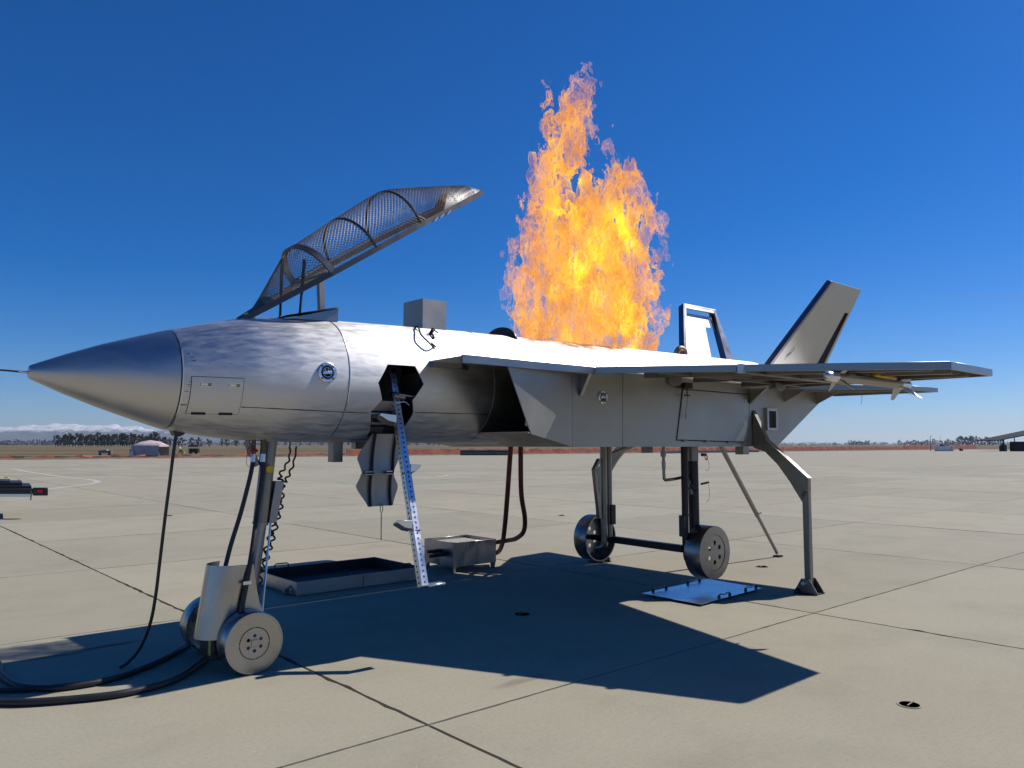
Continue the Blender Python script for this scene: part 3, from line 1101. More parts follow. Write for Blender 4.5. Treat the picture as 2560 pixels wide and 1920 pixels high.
# large hinged access door on the flank, with hinge knuckles
DOOR = [(6.585, 1.655), (7.885, 1.635), (7.955, 2.172), (6.70, 2.176)]
plate_xz([(6.572, 1.643), (7.897, 1.623), (7.965, 2.183), (6.69, 2.188)], lambda x: 0.902, 0.004).build('door_gap', M_SEAM, jet)
fd = plate_xz(DOOR, lambda x: 0.909, 0.006).build('flank_door', M_WALL, jet, bevel=0.0015)
for x in (6.68, 7.07, 7.5, 7.8):
    MB(J).tube([(x, -.913, 1.642 - (x - 6.68) * .015), (x + .07, -.913, 1.641 - (x - 6.68) * .015)], 0.010, 8).build('hinge', M_EDGE, fd)
MB(J).box(7.86, 7.895, -.913, -.909, 2.09, 2.125).build('door_stud', M_FIN, fd)
filler(jet, J(5.455, -.9, 2.045), -(J(0, 1, 0) - J(0, 0, 0)), 0.062)
# framed vent near the tail
vt = MB(J)
for a in ((8.30, 8.53, 2.0, 2.035), (8.30, 8.53, 1.77, 1.80), (8.30, 8.335, 1.80, 2.0), (8.495, 8.53, 1.80, 2.0)):
    vt.box(a[0], a[1], -.935, -.898, a[2], a[3])
vto = vt.build('flank_vent', M_FIN, jet, bevel=0.002)
MB(J).box(8.33, 8.5, -.906, -.902, 1.79, 2.01).build('vent_opening', M_DARK, vto)
# T-handle and lanyard under the wing root
th = MB(J)
th.box(6.63, 6.76, -.99, -.93, 2.185, 2.245)
tho = th.build('release_handle', M_SOOT, jet, bevel=0.003)
MB(J).tube([(6.695, -.96, 2.19), (6.695, -.96, 2.115)], 0.006, 8).build('handle_rod', M_SOOT, tho)
MB(J).tube([(6.65, -.96, 2.112), (6.74, -.96, 2.112)], 0.008, 8).build('handle_grip', M_SOOT, tho)
MB().tube(smoothpath([J(6.71, -.955, 2.11), J(6.72, -.94, 2.03), J(6.70, -.935, 1.93), J(6.712, -.935, 1.91), J(6.69, -.935, 1.87), J(6.70, -.935, 1.93)], 5), 0.0022, 5, raw=True).build('handle_lanyard', M_CABLE, tho)

# deck plate carrying chine and wing roots
for sg in (-1, 1):
    dk = MB(J)
    P = [(3.76, 0.46), (3.722, .97), (3.722, 1.0), (5.23, 1.015), (8.3, 1.015), (8.52, 1.015), (10.16, 0.80), (10.16, 0.0), (9.0, 0.0), (9.0, .45)]
    dk.hexa([(x, sg * y, 2.288) for x, y in P], [(x, sg * y, 2.301) for x, y in P])
    dk.build('deck_plate', M_SKIN, jet)
    ln = MB(J)
    ln.hexa([(3.70, sg * 1.0, 2.24), (5.225, sg * 1.0, 2.24), (5.225, sg * 1.022, 2.24), (3.70, sg * 1.022, 2.24)], [(3.70, sg * 1.0, 2.306), (5.225, sg * 1.0, 2.306), (5.225, sg * 1.022, 2.306), (3.70, sg * 1.022, 2.306)])
    ln.build('chine_edge', M_EDGE, jet, bevel=0.0015)
    sp = MB(J)
    sp.hexa([(3.755, sg * .45, 2.245), (4.25, sg * .45, 2.245), (4.02, sg * .60, 2.245), (3.755, sg * .56, 2.245)], [(3.755, sg * .45, 2.292), (4.25, sg * .45, 2.292), (4.02, sg * .60, 2.292), (3.755, sg * .56, 2.292)])
    sp.build('splitter_plate', M_EDGE, jet, bevel=0.0015)


def surf(name, poly, zf, lip, mats, sg, beams=()):
    """flat sheet surface with folded edge channel and spars underneath; poly runs from the root round the outside"""
    top = MB(J)
    top.hexa([(x, sg * y, zf(y) - 0.012) for x, y in poly], [(x, sg * y, zf(y)) for x, y in poly])
    w = top.build(name, mats[0], jet)
    cx = sum(p[0] for p in poly) / len(poly)
    cyy = sum(p[1] for p in poly) / len(poly)
    for (xa, ya), (xb, yb) in zip(poly, poly[1:]):
        d = Vector((xb - xa, yb - ya)).normalized()
        nn = Vector((-d.y, d.x))
        if nn.dot(Vector((cx - xa, cyy - ya))) < 0:
            nn = -nn
        e = MB(J)
        th_ = 0.02
        q = [(xa, ya), (xb, yb), (xb + nn.x * th_, yb + nn.y * th_), (xa + nn.x * th_, ya + nn.y * th_)]
        q = [(xa - nn.x * .004, ya - nn.y * .004), (xb - nn.x * .004, yb - nn.y * .004)] + q[2:]
        e.hexa([(x, sg * y, zf(y) - lip) for x, y in q], [(x, sg * y, zf(y) + 0.004) for x, y in q])
        e.build('edge_channel', mats[1], w, bevel=0.0015)
    for (xa, ya, xb, yb, bw, bh) in beams:
        e = MB(J)
        e.bar((xa, sg * ya, zf(ya) - 0.012 - bh / 2), (xb, sg * yb, zf(yb) - 0.012 - bh / 2), bw, bh)
        e.build('spar', mats[2], w, bevel=0.002)
    return w


WP = [(5.23, 1.02), (5.78, 2.2), (6.42, 3.59), (7.36, 3.585), (8.235, 1.02)]
for sg in (-1, 1):
    wg = surf('wing', WP, wz, 0.056, (M_SKIN, M_EDGE, M_UNDER), sg,
              [(5.9, 1.05, 6.45, 3.45, .05, .05), (6.7, 1.05, 6.85, 3.45, .05, .05), (7.6, 1.05, 7.2, 3.45, .05, .05), (5.5, 1.5, 8.0, 1.5, .04, .045), (5.75, 2.15, 7.8, 2.15, .09, .05), (6.05, 2.75, 7.55, 2.75, .04, .04),
               (5.9, 1.2, 7.4, 2.1, .035, .04), (6.2, 2.2, 7.2, 3.4, .035, .035)])
    MB(J).bar((5.74, sg * 2.19, wz(2.19) - .03), (5.78, sg * 2.19, wz(2.19) - .03), .05, .075).build('fold_joint', M_BRIGHT, wg)
    for x, y in ((5.95, 1.25), (7.35, 1.55)):
        bk = MB(J)
        bk.hexa([(x, sg * y, 2.245), (x + .2, sg * y, 2.245), (x + .2, sg * y, 2.19), (x + .15, sg * y, 2.165), (x + .05, sg * y, 2.165), (x, sg * y, 2.19)],
                [(x, sg * (y + .05), 2.245), (x + .2, sg * (y + .05), 2.245), (x + .2, sg * (y + .05), 2.19), (x + .15, sg * (y + .05), 2.165), (x + .05, sg * (y + .05), 2.165), (x, sg * (y + .05), 2.19)])
        bk.build('bracket', M_UNDER, wg, bevel=0.002)
    for x, yo, zb in ((5.15, 1.02, 2.05), (7.965, 1.13, 2.075)):
        gs = MB(J)
        gs.hexa([(x, sg * .903, zb), (x, sg * .903, 2.245), (x, sg * yo, 2.24)], [(x + .012, sg * .903, zb), (x + .012, sg * .903, 2.245), (x + .012, sg * yo, 2.24)])
        g_ = gs.build('wing_gusset', M_WALL, jet)
        MB(J).bar((x + .006, sg * .91, zb), (x + .006, sg * yo, 2.24), .04, .008).build('gusset_flange', M_EDGE, g_)
    SP = [(8.5, 1.0), (8.52, 1.23), (9.54, 2.02), (10.28, 2.1), (10.2, 0.81)]
    sb = surf('tailplane', SP, lambda y: 2.306 - 0.004 * y, 0.05, (M_SKIN, M_EDGE, M_UNDER), sg, [(9.0, .95, 9.95, 2.0, .04, .04), (9.6, .9, 9.8, 2.0, .04, .035)])
    for x in (8.75, 9.55):
        gs = MB(J)
        gs.hexa([(x, sg * .903, 2.12), (x, sg * .903, 2.27), (x + .03, sg * 1.2, 2.27)], [(x + .012, sg * .903, 2.12), (x + .012, sg * .903, 2.27), (x + .042, sg * 1.2, 2.27)])
        gs.build('tailplane_gusset', M_WALL, jet)
MB().tube(smoothpath([J(9.85, -1.35, 2.255), J(9.86, -1.35, 2.20), J(9.83, -1.36, 2.15), J(9.80, -1.36, 2.11)], 5), .003, 5, raw=True).build('tailplane_lanyard', M_CABLE, jet)
# dark wedge cover over the near wing root
wd = MB(J)
wd.hexa([(7.55, -1.0, 2.306), (8.6, -1.0, 2.306), (8.6, -.62, 2.306), (7.7, -.62, 2.306)], [(7.72, -.95, 2.40), (8.6, -.95, 2.33), (8.6, -.66, 2.33), (7.78, -.66, 2.40)])
wdo = wd.build('root_fairing', M_SOOT, jet)
for q in range(4):
    MB(J).tube([(7.74 + q * .035, -.93, 2.39), (7.77 + q * .035, -.90, 2.425)], 0.008, 6).build('fairing_clip', M_BLACKP, wdo)


# ------------------------------------------------------------------ fins
def finp(u, v, sg, off=0.0):
    """u along chord 0..1, v up 0..1"""
    zl = 2.27 + v * (3.69 - 2.27)
    xl = 8.59 + v * (9.5 - 8.59)
    xt = 10.13 + v * (10.33 - 10.13)
    y = 0.49 + v * (1.15 - 0.49)
    nx = Vector((0, math.cos(0.435), -math.sin(0.435)))
    return (xl + (xt - xl) * u, sg * (y + nx.y * off), zl + nx.z * off)


def fin_plate(uv, sg, o0, o1):
    mb = MB(J)
    mb.hexa([finp(u, v, sg, o0) for u, v in uv], [finp(u, v, sg, o1) for u, v in uv])
    return mb


near_fin = fin_plate([(0.045, 0), (0.045, 1), (1, 1), (1, 0), (.955, 0), (.95, .78), (.85, .78), (.80, 0)], -1, 0.03, 0.036)
nf = near_fin.build('near_fin', M_FIN, jet)
nf['label'] = 'skinned near tail fin with slotted trailing edge'
fin_plate([(0.045, 0), (0.045, 1), (1, 1), (1, 0)], -1, -0.036, -0.03).build('fin_skin', M_FIN, nf)
fin_plate([(0, 0), (0, 1), (.045, 1), (.045, 0)], -1, -0.036, 0.036).build('fin_edge', M_FINLE, nf, bevel=0.003)
fin_plate([(.045, .97), (.045, 1), (1, 1), (1, .97)], -1, -0.0295, 0.0295).build('fin_tip', M_FIN, nf)
fin_plate([(.765, 0), (.82, .8), (.845, .8), (.795, 0)], -1, -0.0295, 0.0295).build('fin_rib', M_FINLE, nf)
fin_plate([(.97, 0), (.97, .97), (1, .97), (1, 0)], -1, -0.0295, 0.0295).build('fin_rib', M_FINLE, nf)
fin_plate([(.83, .78), (.83, .80), (.97, .80), (.97, .78)], -1, -0.0295, 0.0295).build('fin_rib', M_FINLE, nf)
sq = [J(*finp(u, v, -1, 0.0372)) for u, v in ((.18, .30), (.215, .345), (.225, .40), (.20, .41), (.175, .37), (.17, .32), (.18, .345), (.21, .37), (.19, .34), (.165, .335))]
MB().tube(smoothpath(sq, 4), 0.0016, 5, raw=True).build('ink_squiggle', M_BLUEINK, nf)

ff = fin_plate([(0, 0), (0, 1), (.04, 1), (.04, 0)], 1, -0.05, 0.05).build('far_fin', M_FINLE, jet, bevel=0.003)
ff['label'] = 'burnt-out far tail fin, an open frame with missing skin'
fin_plate([(.0, .985), (.0, 1.0), (1, 1.0), (1, .985)], 1, -0.05, 0.05).build('fin_cap', M_FIN, ff, bevel=0.003)
fin_plate([(.05, .95), (.05, .984), (.96, .984), (.96, .95)], 1, -0.045, -0.035).build('fin_flange', M_FIN, ff)
fin_plate([(.041, 0), (.041, .95), (.07, .95), (.07, 0)], 1, -0.052, -0.044).build('fin_flange', M_FIN, ff)
fin_plate([(.07, .0), (.07, .93), (.84, .93), (.82, .80), (.66, .795), (.60, 0)], 1, 0.03, 0.036).build('fin_skin', plain('sunlit fin inner skin', (0.72, 0.72, 0.74), 0.5, metal=0.35, scale=3, var=0.05), ff)  # paler than the near fin: sun on this face put into the colour
tr = MB(J)
a_ = [finp(.93, .985, 1, -.05), finp(1.0, .985, 1, -.05), finp(1.0, 0, 1, -.05), finp(.80, 0, 1, -.05)]
b_ = [finp(.93, .985, 1, .05), finp(1.0, .985, 1, .05), finp(1.0, 0, 1, .05), finp(.80, 0, 1, .05)]
tr.hexa(a_, b_)
tr.build('trailing_post', M_FINLE, ff, bevel=0.003)
fin_plate([(.86, .75), (.84, .94), (.96, .96), (.95, .75)], 1, 0.0, 0.02).build('burnt_corner', M_RUSTY, ff)


# ------------------------------------------------------------------ open wire-mesh canopy
CE, CN = Vector((.841, .541)), Vector((-.541, .841))


RN = [(0, 0), (.6, .012), (1.2, .024), (1.664, .028), (2.2, .018), (2.81, 0)]


def C(e, y, n):
    n += interp(RN, e)
    return (2.336 + CE.x * e + CN.x * n, y, 2.564 + CE.y * e + CN.y * n)


def interp(tab, x):
    if x <= tab[0][0]:
        return tab[0][1]
    for a, b2 in zip(tab, tab[1:]):
        if x <= b2[0]:
            f = (x - a[0]) / (b2[0] - a[0])
            return a[1] + (b2[1] - a[1]) * f
    return tab[-1][1]


CW = [(0, .05), (.2, .15), (.713, .335), (1.155, .39), (1.664, .405), (2.2, .33), (2.6, .19), (2.81, .03)]
CH = [(0, .0), (.18, .03), (.63, .285), (.70, .30), (1.155, .338), (1.60, .375), (1.74, .376), (2.59, .125), (2.81, .0)]


def Cs(e, ph):
    return C(e, interp(CW, e) * math.cos(ph), interp(CH, e) * math.sin(ph))


can = MB(J)
for q in range(28):
    e0, e1 = 2.81 * q / 28, 2.81 * (q + 1) / 28
    can.bar(C(e0, -interp(CW, e0), -.01), C(e1, -interp(CW, e1), -.01), .012, .045)
canopy = can.build('canopy', M_CANFR, jet)
fr = MB(J)
for q in range(28):
    e0, e1 = 2.81 * q / 28, 2.81 * (q + 1) / 28
    fr.bar(C(e0, interp(CW, e0), -.01), C(e1, interp(CW, e1), -.01), .03, .045)
fr.build('canopy_rail', M_RUSTY, canopy)


def hoop(e, wdt, th_, mat, lean=0.0):
    mb = MB(J)
    N = 24
    ins, outs = [], []
    for k in range(N + 1):
        ph = math.pi * k / N
        ee = e + lean * math.sin(ph)
        for de, oo in ((-wdt / 2, 0.004), (wdt / 2, 0.004), (wdt / 2, -th_), (-wdt / 2, -th_)):
            w_, h_ = interp(CW, e) + oo, interp(CH, e) + oo
            mb.v.append(J(*C(ee + de, w_ * math.cos(ph), h_ * math.sin(ph))))
    for k in range(N):
        for r_ in range(4):
            r2 = (r_ + 1) % 4
            mb.f.append((4 * k + r_, 4 * k + r2, 4 * k + 4 + r2, 4 * k + 4 + r_))
    return mb.build('canopy_hoop', mat, canopy)


hoop(0.72, 0.055, 0.012, M_CANFR, -0.05)
hoop(1.155, 0.014, 0.014, M_SOOT)
hoop(1.664, 0.014, 0.014, M_SOOT, 0.03)
wm = MB()
LEN, ARC = 2.42, math.pi
cell = 0.036
Lm = 1.25
for fam in (1, -1):
    cst = -2 * Lm
    while cst < LEN + Lm:
        path = []
        for q in range(41):
            ph = math.pi * q / 40
            e = cst + fam * (q / 40) * Lm * 0.95 + (0 if fam == 1 else 0.95 * Lm)
            if 0.17 <= e <= 2.56:
                path.append(J(*Cs(e, ph)))
        if len(path) > 2:
            wm.tube(path, 0.0019, 3, cap=False, raw=True)
        cst += cell
wm.build('wire_mesh', M_MESHW, canopy, kind='stuff')
# solid nose of the frame and solid rear quarter plates
pl = MB(J)
rows = []
for e in (0.0, 0.08, 0.17, 0.24):
    rows.append([Cs(e, math.pi * k / 8) for k in range(9)])
for i in range(3):
    for k in range(8):
        pl.add([rows[i][k], rows[i][k + 1], rows[i + 1][k + 1], rows[i + 1][k]], [(0, 1, 2, 3)])
pl.build('canopy_toe', M_CANFR, canopy)
for sg, mt in ((-1, M_CANFR), (1, M_RUSTY)):
    q = MB(J)
    for i in range(14):
        f0, f1 = i / 14, (i + 1) / 14
        es_ = 1.98 if sg < 0 else 2.38
        e0, e1 = es_ + f0 * (2.81 - es_), es_ + f1 * (2.81 - es_)
        p0 = min(1.0, max(0, (e0 - es_) / (2.56 - es_))) * math.pi / 2
        p1 = min(1.0, max(0, (e1 - es_) / (2.56 - es_))) * math.pi / 2
        for k in range(4):
            A4 = []
            for (e, pm, kk) in ((e0, p0, k), (e0, p0, k + 1), (e1, p1, k + 1), (e1, p1, k)):
                ph = pm * kk / 4
                ph = math.pi - ph if sg < 0 else ph
                cp = Cs(e, ph)
                A4.append((cp[0], cp[1] * 1.006, cp[2] + 0.001))
            q.add(A4, [(0, 1, 2, 3)])
    q.build('canopy_heel', mt, canopy)
fb = MB(J)
for q in range(16):
    e0, e1 = .75 + 1.75 * q / 16, .75 + 1.75 * (q + 1) / 16
    fb.bar(C(e0, interp(CW, e0) - .03, .03), C(e1, interp(CW, e1) - .03, .03), .06, .012)
fb.build('canopy_rail', M_RUSTY, canopy)
MB(J).bar(C(.69, -.30, 0.0), C(.69, .30, 0.0), .05, .02).build('canopy_cross_bar', M_RUSTY, canopy)
for q in (1.9, 2.0, 1.82):
    MB(J).tube([C(q, -interp(CW, q) - .012, -.03), C(q + .05, -interp(CW, q + .05) - .02, -.015)], .008, 6).build('canopy_catch', M_BRIGHT, canopy)
# hinge lug, gas struts and prop post that hold the canopy up
MB(J).bar((2.42, 0, 2.555), (2.40, 0, 2.62), .07, .05).build('canopy_lug', M_EDGE, jet)
for (b0, t0, y) in (((2.665, 2.585), (2.672, 3.08), .02), ((2.81, 2.61), (2.845, 3.10), -.02)):
    s_ = MB(J).tube([(b0[0], y, b0[1]), ((b0[0] * .55 + t0[0] * .45), y, b0[1] * .55 + t0[1] * .45)], .010, 10).build('gas_strut', M_BLACKP, jet)
    MB(J).tube([((b0[0] * .57 + t0[0] * .43), y, b0[1] * .57 + t0[1] * .43), (t0[0], y, t0[1])], .014, 12).build('strut_barrel', M_BLACKP, s_)
    MB(J).lathe(J(b0[0], y, b0[1] + .005), (0, 0, 1), [(-.02, .024), (.01, .02), (.03, .01)], 12).build('strut_foot', M_EDGE, s_)
MB(J).bar((2.965, -.10, 2.66), (2.945, -.10, 2.965), .045, .05).build('canopy_prop', M_WALL, jet, bevel=.003)
wgd = MB(J)
wgd.hexa([(2.64, -.17, 2.58), (3.075, -.17, 2.60), (3.075, -.17, 2.705)], [(2.64, .17, 2.58), (3.075, .17, 2.60), (3.075, .17, 2.705)])
co = wgd.build('cockpit_coaming', M_EDGE, jet)
lp = MB(J)
lp.hexa([(2.62, -.20, 2.60), (3.06, -.21, 2.715), (3.10, -.17, 2.715), (3.06, -.17, 2.70)], [(2.62, .20, 2.60), (3.06, .21, 2.735), (3.10, .17, 2.725), (3.06, .17, 2.71)])
lp.build('coaming_lip', M_CANFR, co)


# ------------------------------------------------------------------ landing gear
def wheel(name, c, out, rad, wid, parent, rim_mat, disc_mat, hub, hole_r, hole_at, slots, recess):
    """c: centre of outer face, out: direction the outer face looks"""
    n = Vector(out).normalized()
    c = Vector(c)
    rim = MB().lathe(c, n, [(-.003, rad - .002), (0, rad - .004), (0, rad - .014), (-.006, rad - .016), (-wid, rad - .016), (-wid, rad - .002), (-wid + .003, rad)], 64, closed=True).build(name, rim_mat, parent, smooth=35)
    x = Vector((0, 0, 1)).cross(n).normalized()
    y = n.cross(x)

    def face(nm, r0, off, mat, holes):
        d = MB().lathe(c + n * off, n, [(-.008, 0.0), (-.008, r0), (0, r0), (0, 0.0)], 64).build(nm, mat, rim)
        if holes:
            cm_ = MB()
            for q in range(6):
                a = math.pi / 6 + q * math.pi / 3
                p = c + x * (hole_at * math.cos(a)) + y * (hole_at * math.sin(a))
                cm_.lathe(p + n * (off - .05), n, [(0, hole_r), (.1, hole_r)], 16)
            cu = cm_.build('cutter', None)
            cut(d, cu)
            d.data.materials.clear()
            d.data.materials.append(mat)
            d.data.shade_smooth()
            d.data.set_sharp_from_angle(angle=R(35))
        return d
    if recess:
        MB().lathe(c, n, [(-.001, rad - .013), (-.001, hub), (-.012, hub), (-.012, rad - .013)], 64, closed=True).build('wheel_ring', disc_mat, rim)
        face('wheel_disc', hub - .004, -.006, disc_mat, True)
    else:
        face('wheel_disc', rad - .015, -.001, disc_mat, True)
        for q in range(slots):
            a0 = 2 * math.pi * q / slots + .06
            a1 = 2 * math.pi * (q + 1) / slots - .0
            mb = MB()
            for k in range(13):
                a = a0 + (a1 - a0) * k / 12
                dv = x * math.cos(a) + y * math.sin(a)
                mb.v += [c + dv * (hub - .003) + n * .0005, c + dv * (hub + .003) + n * .0005]
                if k:
                    z_ = 2 * k
                    mb.f.append((z_ - 2, z_, z_ + 1, z_ - 1))
            mb.build('wheel_slot', M_DARK, rim, smooth=0)
    return rim


OUTN = J(0, -1, 0) - J(0, 0, 0)
# nose gear
ng = MB(J).tube([(2.63, 0, 2.0), (2.536, 0, 1.0)], .057, 28).build('nose_gear', M_LEG, jet)
MB(J).tube([(2.536, 0, 1.004), (2.534, 0, .99)], .062, 28).build('leg_collar', M_EDGE, ng)
MB(J).tube([(2.534, 0, .99), (2.44, 0, .20)], .048, 28).build('leg_piston', M_EDGE, ng)
MB(J).tube([(2.33, -.36, .215), (2.33, .36, .215)], .03, 16).build('axle', M_SOOT, ng)
wheel('nose_wheel', J(2.325, -.438, .214), OUTN, .212, .15, jet, M_WHEEL, M_WHEEL, .108, .0125, .052, 4, False)
wheel('nose_wheel', J(2.325, .47, .214), -OUTN, .212, .15, jet, M_WHEEL, M_WHEEL, .108, .0125, .052, 4, False)
MB(J).box(2.30, 2.352, -.443, -.4385, .19, .24).build('hub_plate', M_WHEEL, ng, bevel=.004)
# curved shroud in front of the leg and its flat cheek
sh = MB(J)
NN = 20
for o_ in (0.0, -.006):
    for zi in range(2):
        f = zi
        cx = 2.145 + .075 * f
        cz = .235 + f * .505
        for k in range(NN + 1):
            a = math.radians(95 + 190 * k / NN)
            r_ = .15 + o_
            sh.v.append(J(cx + .035 + r_ * math.cos(a) * 1.05, -.12 + r_ * math.sin(a), cz - (0.02 if False else 0)))
n1 = NN + 1
for k in range(NN):
    sh.f += [(k, k + 1, n1 + k + 1, n1 + k), (2 * n1 + k, 3 * n1 + k, 3 * n1 + k + 1, 2 * n1 + k + 1), (k, 2 * n1 + k, 2 * n1 + k + 1, k + 1), (n1 + k, n1 + k + 1, 3 * n1 + k + 1, 3 * n1 + k)]
sh.f += [(0, n1, 3 * n1, 2 * n1), (NN, 2 * n1 + NN, 3 * n1 + NN, n1 + NN)]
shroud = sh.build('gear_shroud', M_WHEEL, ng)
ck = MB(J)
CP = [(2.18, .235), (2.255, .74), (2.375, .735), (2.395, .60), (2.425, .46), (2.47, .36), (2.45, .25), (2.3, .235)]
ck.hexa([(x, -.2705, z) for x, z in CP], [(x, -.2645, z) for x, z in CP])
ck.build('shroud_cheek', M_WHEEL, shroud)
MB(J).box(2.10, 2.27, -.20, -.03, .75, .756).build('shroud_lid', M_EDGE, shroud) if False else None
bb_ = MB(J).box(2.11, 2.30, -.24, .02, .09, .235).build('junction_box', M_BLACKP, ng, bevel=.006)
MB(J).box(2.104, 2.109, -.20, -.16, .12, .225).build('yellow_tag', plain('lime tag', (.35, .42, .08), .5), bb_)
# black supply hoses with ferrules and clamps
for pth, r_ in (([(2.43, -.08, 1.47), (2.405, -.09, 1.35), (2.34, -.10, 1.10), (2.265, -.11, .86), (2.215, -.12, .66)], .0165),
                ([(2.495, -.10, 1.47), (2.49, -.12, 1.36), (2.44, -.16, 1.10), (2.37, -.25, .84), (2.315, -.29, .60), (2.275, -.292, .38), (2.26, -.27, .25)], .0185)):
    h = MB().tube(smoothpath([J(*p) for p in pth], 8), r_, 12, raw=True).build('supply_hose', M_RUBBER, ng)
    p0, p1 = pth[0], pth[1]
    MB(J).tube([(p0[0] + .004, p0[1] + .003, p0[2] + .06), p0], r_ + .004, 14).build('hose_ferrule', M_BRIGHT, h)
    MB(J).tube([(p0[0] + .004, p0[1] + .003, p0[2] + .06), (p0[0] + .004, p0[1] + .01, 2.0)], r_ + .001, 12).build('hose_fitting', plain('brass fitting', (.13, .10, .06), .5, .7), h)
for x, z in ((2.318, .615), (2.278, .40)):
    MB(J).box(x - .035, x + .025, -.315, -.309, z - .012, z + .012).build('hose_clamp', M_BRIGHT, shroud)
kb = MB(J).lathe(J(2.545, -.10, 1.415), OUTN, [(0, .0), (0, .03), (.02, .034), (.035, .028), (.035, 0)], 10).build('yellow_valve_knob', M_YEL, ng)
MB(J).bar((2.40, -.02, 1.63), (2.475, -.06, 1.44), .05, .045).build('drag_brace', M_LEG, ng, bevel=.004)
MB(J).bar((2.53, -.05, 1.63), (2.50, -.08, 1.46), .04, .035).build('brace_link', M_LEG, ng, bevel=.004)
rp_ = MB().tube(smoothpath([J(2.43, -.10, 1.575), J(2.395, -.13, 1.585), J(2.365, -.13, 1.565), J(2.37, -.13, 1.53), J(2.395, -.13, 1.515), J(2.41, -.13, 1.54)], 5), .004, 6, raw=True).build('red_pin_ring', M_RED, ng)
MB(J).tube([(2.40, -.11, 1.56), (2.455, -.09, 1.555)], .012, 8).build('red_pin', M_RED, ng)
MB().tube(smoothpath([J(2.365, -.13, 1.54), J(2.36, -.13, 1.46), J(2.39, -.12, 1.435), J(2.42, -.10, 1.45)], 5), .0018, 5, raw=True).build('pin_wire', M_CABLE, ng)
gd = MB(J)
gd.hexa([(2.628, -.05, 1.32), (2.70, -.05, 1.315), (2.645, -.05, 1.0), (2.583, -.05, 1.0)], [(2.628, .02, 1.32), (2.70, .02, 1.315), (2.645, .02, 1.0), (2.583, .02, 1.0)])
gd.build('hose_guard', M_WALL, ng, bevel=.003)
MB(J).tube([(2.600, -.04, 1.0), (2.475, -.20, .33)], .0085, 8).build('guide_rod', M_BRIGHT, ng)


def coil(path, amp, turns, r_):
    P = smoothpath([J(*p) for p in path], 24)
    out_ = []
    n_ = len(P)
    for i, p in enumerate(P):
        f = i / (n_ - 1)
        d = (P[min(i + 1, n_ - 1)] - P[max(i - 1, 0)]).normalized()
        x = d.cross(Vector((0, 1, 0))).normalized()
        y = d.cross(x)
        k = min(1.0, f * 3.0)
        a = 2 * math.pi * turns * f
        out_.append(p + (x * math.cos(a) + y * math.sin(a)) * amp * k)
    return MB().tube(out_, r_, 7, raw=True).build('coiled_air_line', M_RUBBER, ng)


coil([(2.812, .1, 1.62), (2.804, .1, 1.48), (2.735, .1, 1.36), (2.74, .1, 1.28), (2.72, .1, 1.1), (2.68, .1, .95), (2.64, .1, .80), (2.575, .1, .62), (2.53, .1, .48)], .019, 15, .0078)
coil([(2.884, .12, 1.62), (2.855, .12, 1.45), (2.805, .12, 1.335), (2.765, .12, 1.27), (2.755, .12, 1.13), (2.725, .12, 1.0), (2.69, .12, .86), (2.655, .12, .74), (2.61, .12, .60), (2.57, .12, .45)], .019, 15, .0078)
for x in (2.812, 2.884):
    MB(J).tube([(x, .11, 1.585), (x, .11, 1.64)], .014, 10).build('air_fitting', M_BRIGHT, ng)

# main gear, two legs joined by a cross tube
mg = MB(J).tube([(7.305, -.58, 1.60), (7.315, -.58, .55)], .058, 28).build('main_gear', M_SOOT, jet)
MB(J).tube([(7.30, -.58, 1.60), (7.302, -.58, 1.42)], .065, 28).build('leg_collar', M_LEG, mg)
MB().tube(smoothpath([J(7.12, -.60, 1.60), J(7.12, -.60, 1.0), J(7.125, -.60, .45), J(7.16, -.62, .33), J(7.25, -.68, .30)], 6), .037, 18, raw=True).build('leg_tube', M_SOOT, mg)
MB(J).box(7.055, 7.09, -.63, -.56, .60, .83).build('leg_box', M_BLACKP, mg, bevel=.004)
for z_ in (.83, .61, 1.12):
    MB(J).tube([(7.12, -.62, z_), (7.24, -.62, z_)], .008, 8).build('leg_link', M_SOOT, mg)
MB(J).bar((7.16, -.55, .455), (7.43, .86, .425), .09, .075).build('cross_tube', M_SOOT, mg, bevel=.006)
wheel('main_wheel', J(7.335, -.83, .427), OUTN, .288, .2, jet, M_WHEELD, M_WHEELD, .195, .026, .105, 0, True)
wheel('main_wheel', J(7.385, 1.085, .427), -OUTN, .288, .2, jet, M_WHEELD, M_WHEELD, .195, .026, .105, 0, True)
MB(J).tube([(7.335, -.80, .427), (7.335, -.55, .427)], .035, 14).build('stub_axle', M_SOOT, mg)
MB(J).tube([(7.385, 1.05, .427), (7.385, .70, .427)], .035, 14).build('stub_axle', M_SOOT, mg)
MB().tube(smoothpath([J(7.24, .70, 1.60), J(7.24, .70, 1.0), J(7.25, .70, .48), J(7.25, .72, .36), J(7.22, .80, .33)], 6), .043, 18, raw=True).build('leg_tube', M_LEG, mg)
MB(J).tube([(7.345, .70, 1.60), (7.345, .70, .46)], .035, 18).build('leg_tube', M_LEG, mg)
MB(J).box(7.30, 7.385, .63, .66, .62, .86).build('leg_box', M_SOOT, mg, bevel=.003)
MB(J).bar((7.36, .70, 1.47), (7.75, .70, 1.575), .05, .045).build('leg_brace', M_LEG, mg, bevel=.004)
MB(J).bar((7.16, .70, 1.42), (7.06, .70, 1.285), .05, .045).build('leg_brace', M_LEG, mg, bevel=.004)
MB(J).bar((7.07, .70, 1.30), (7.16, .70, .70), .05, .05).build('leg_brace', M_LEG, mg, bevel=.004)
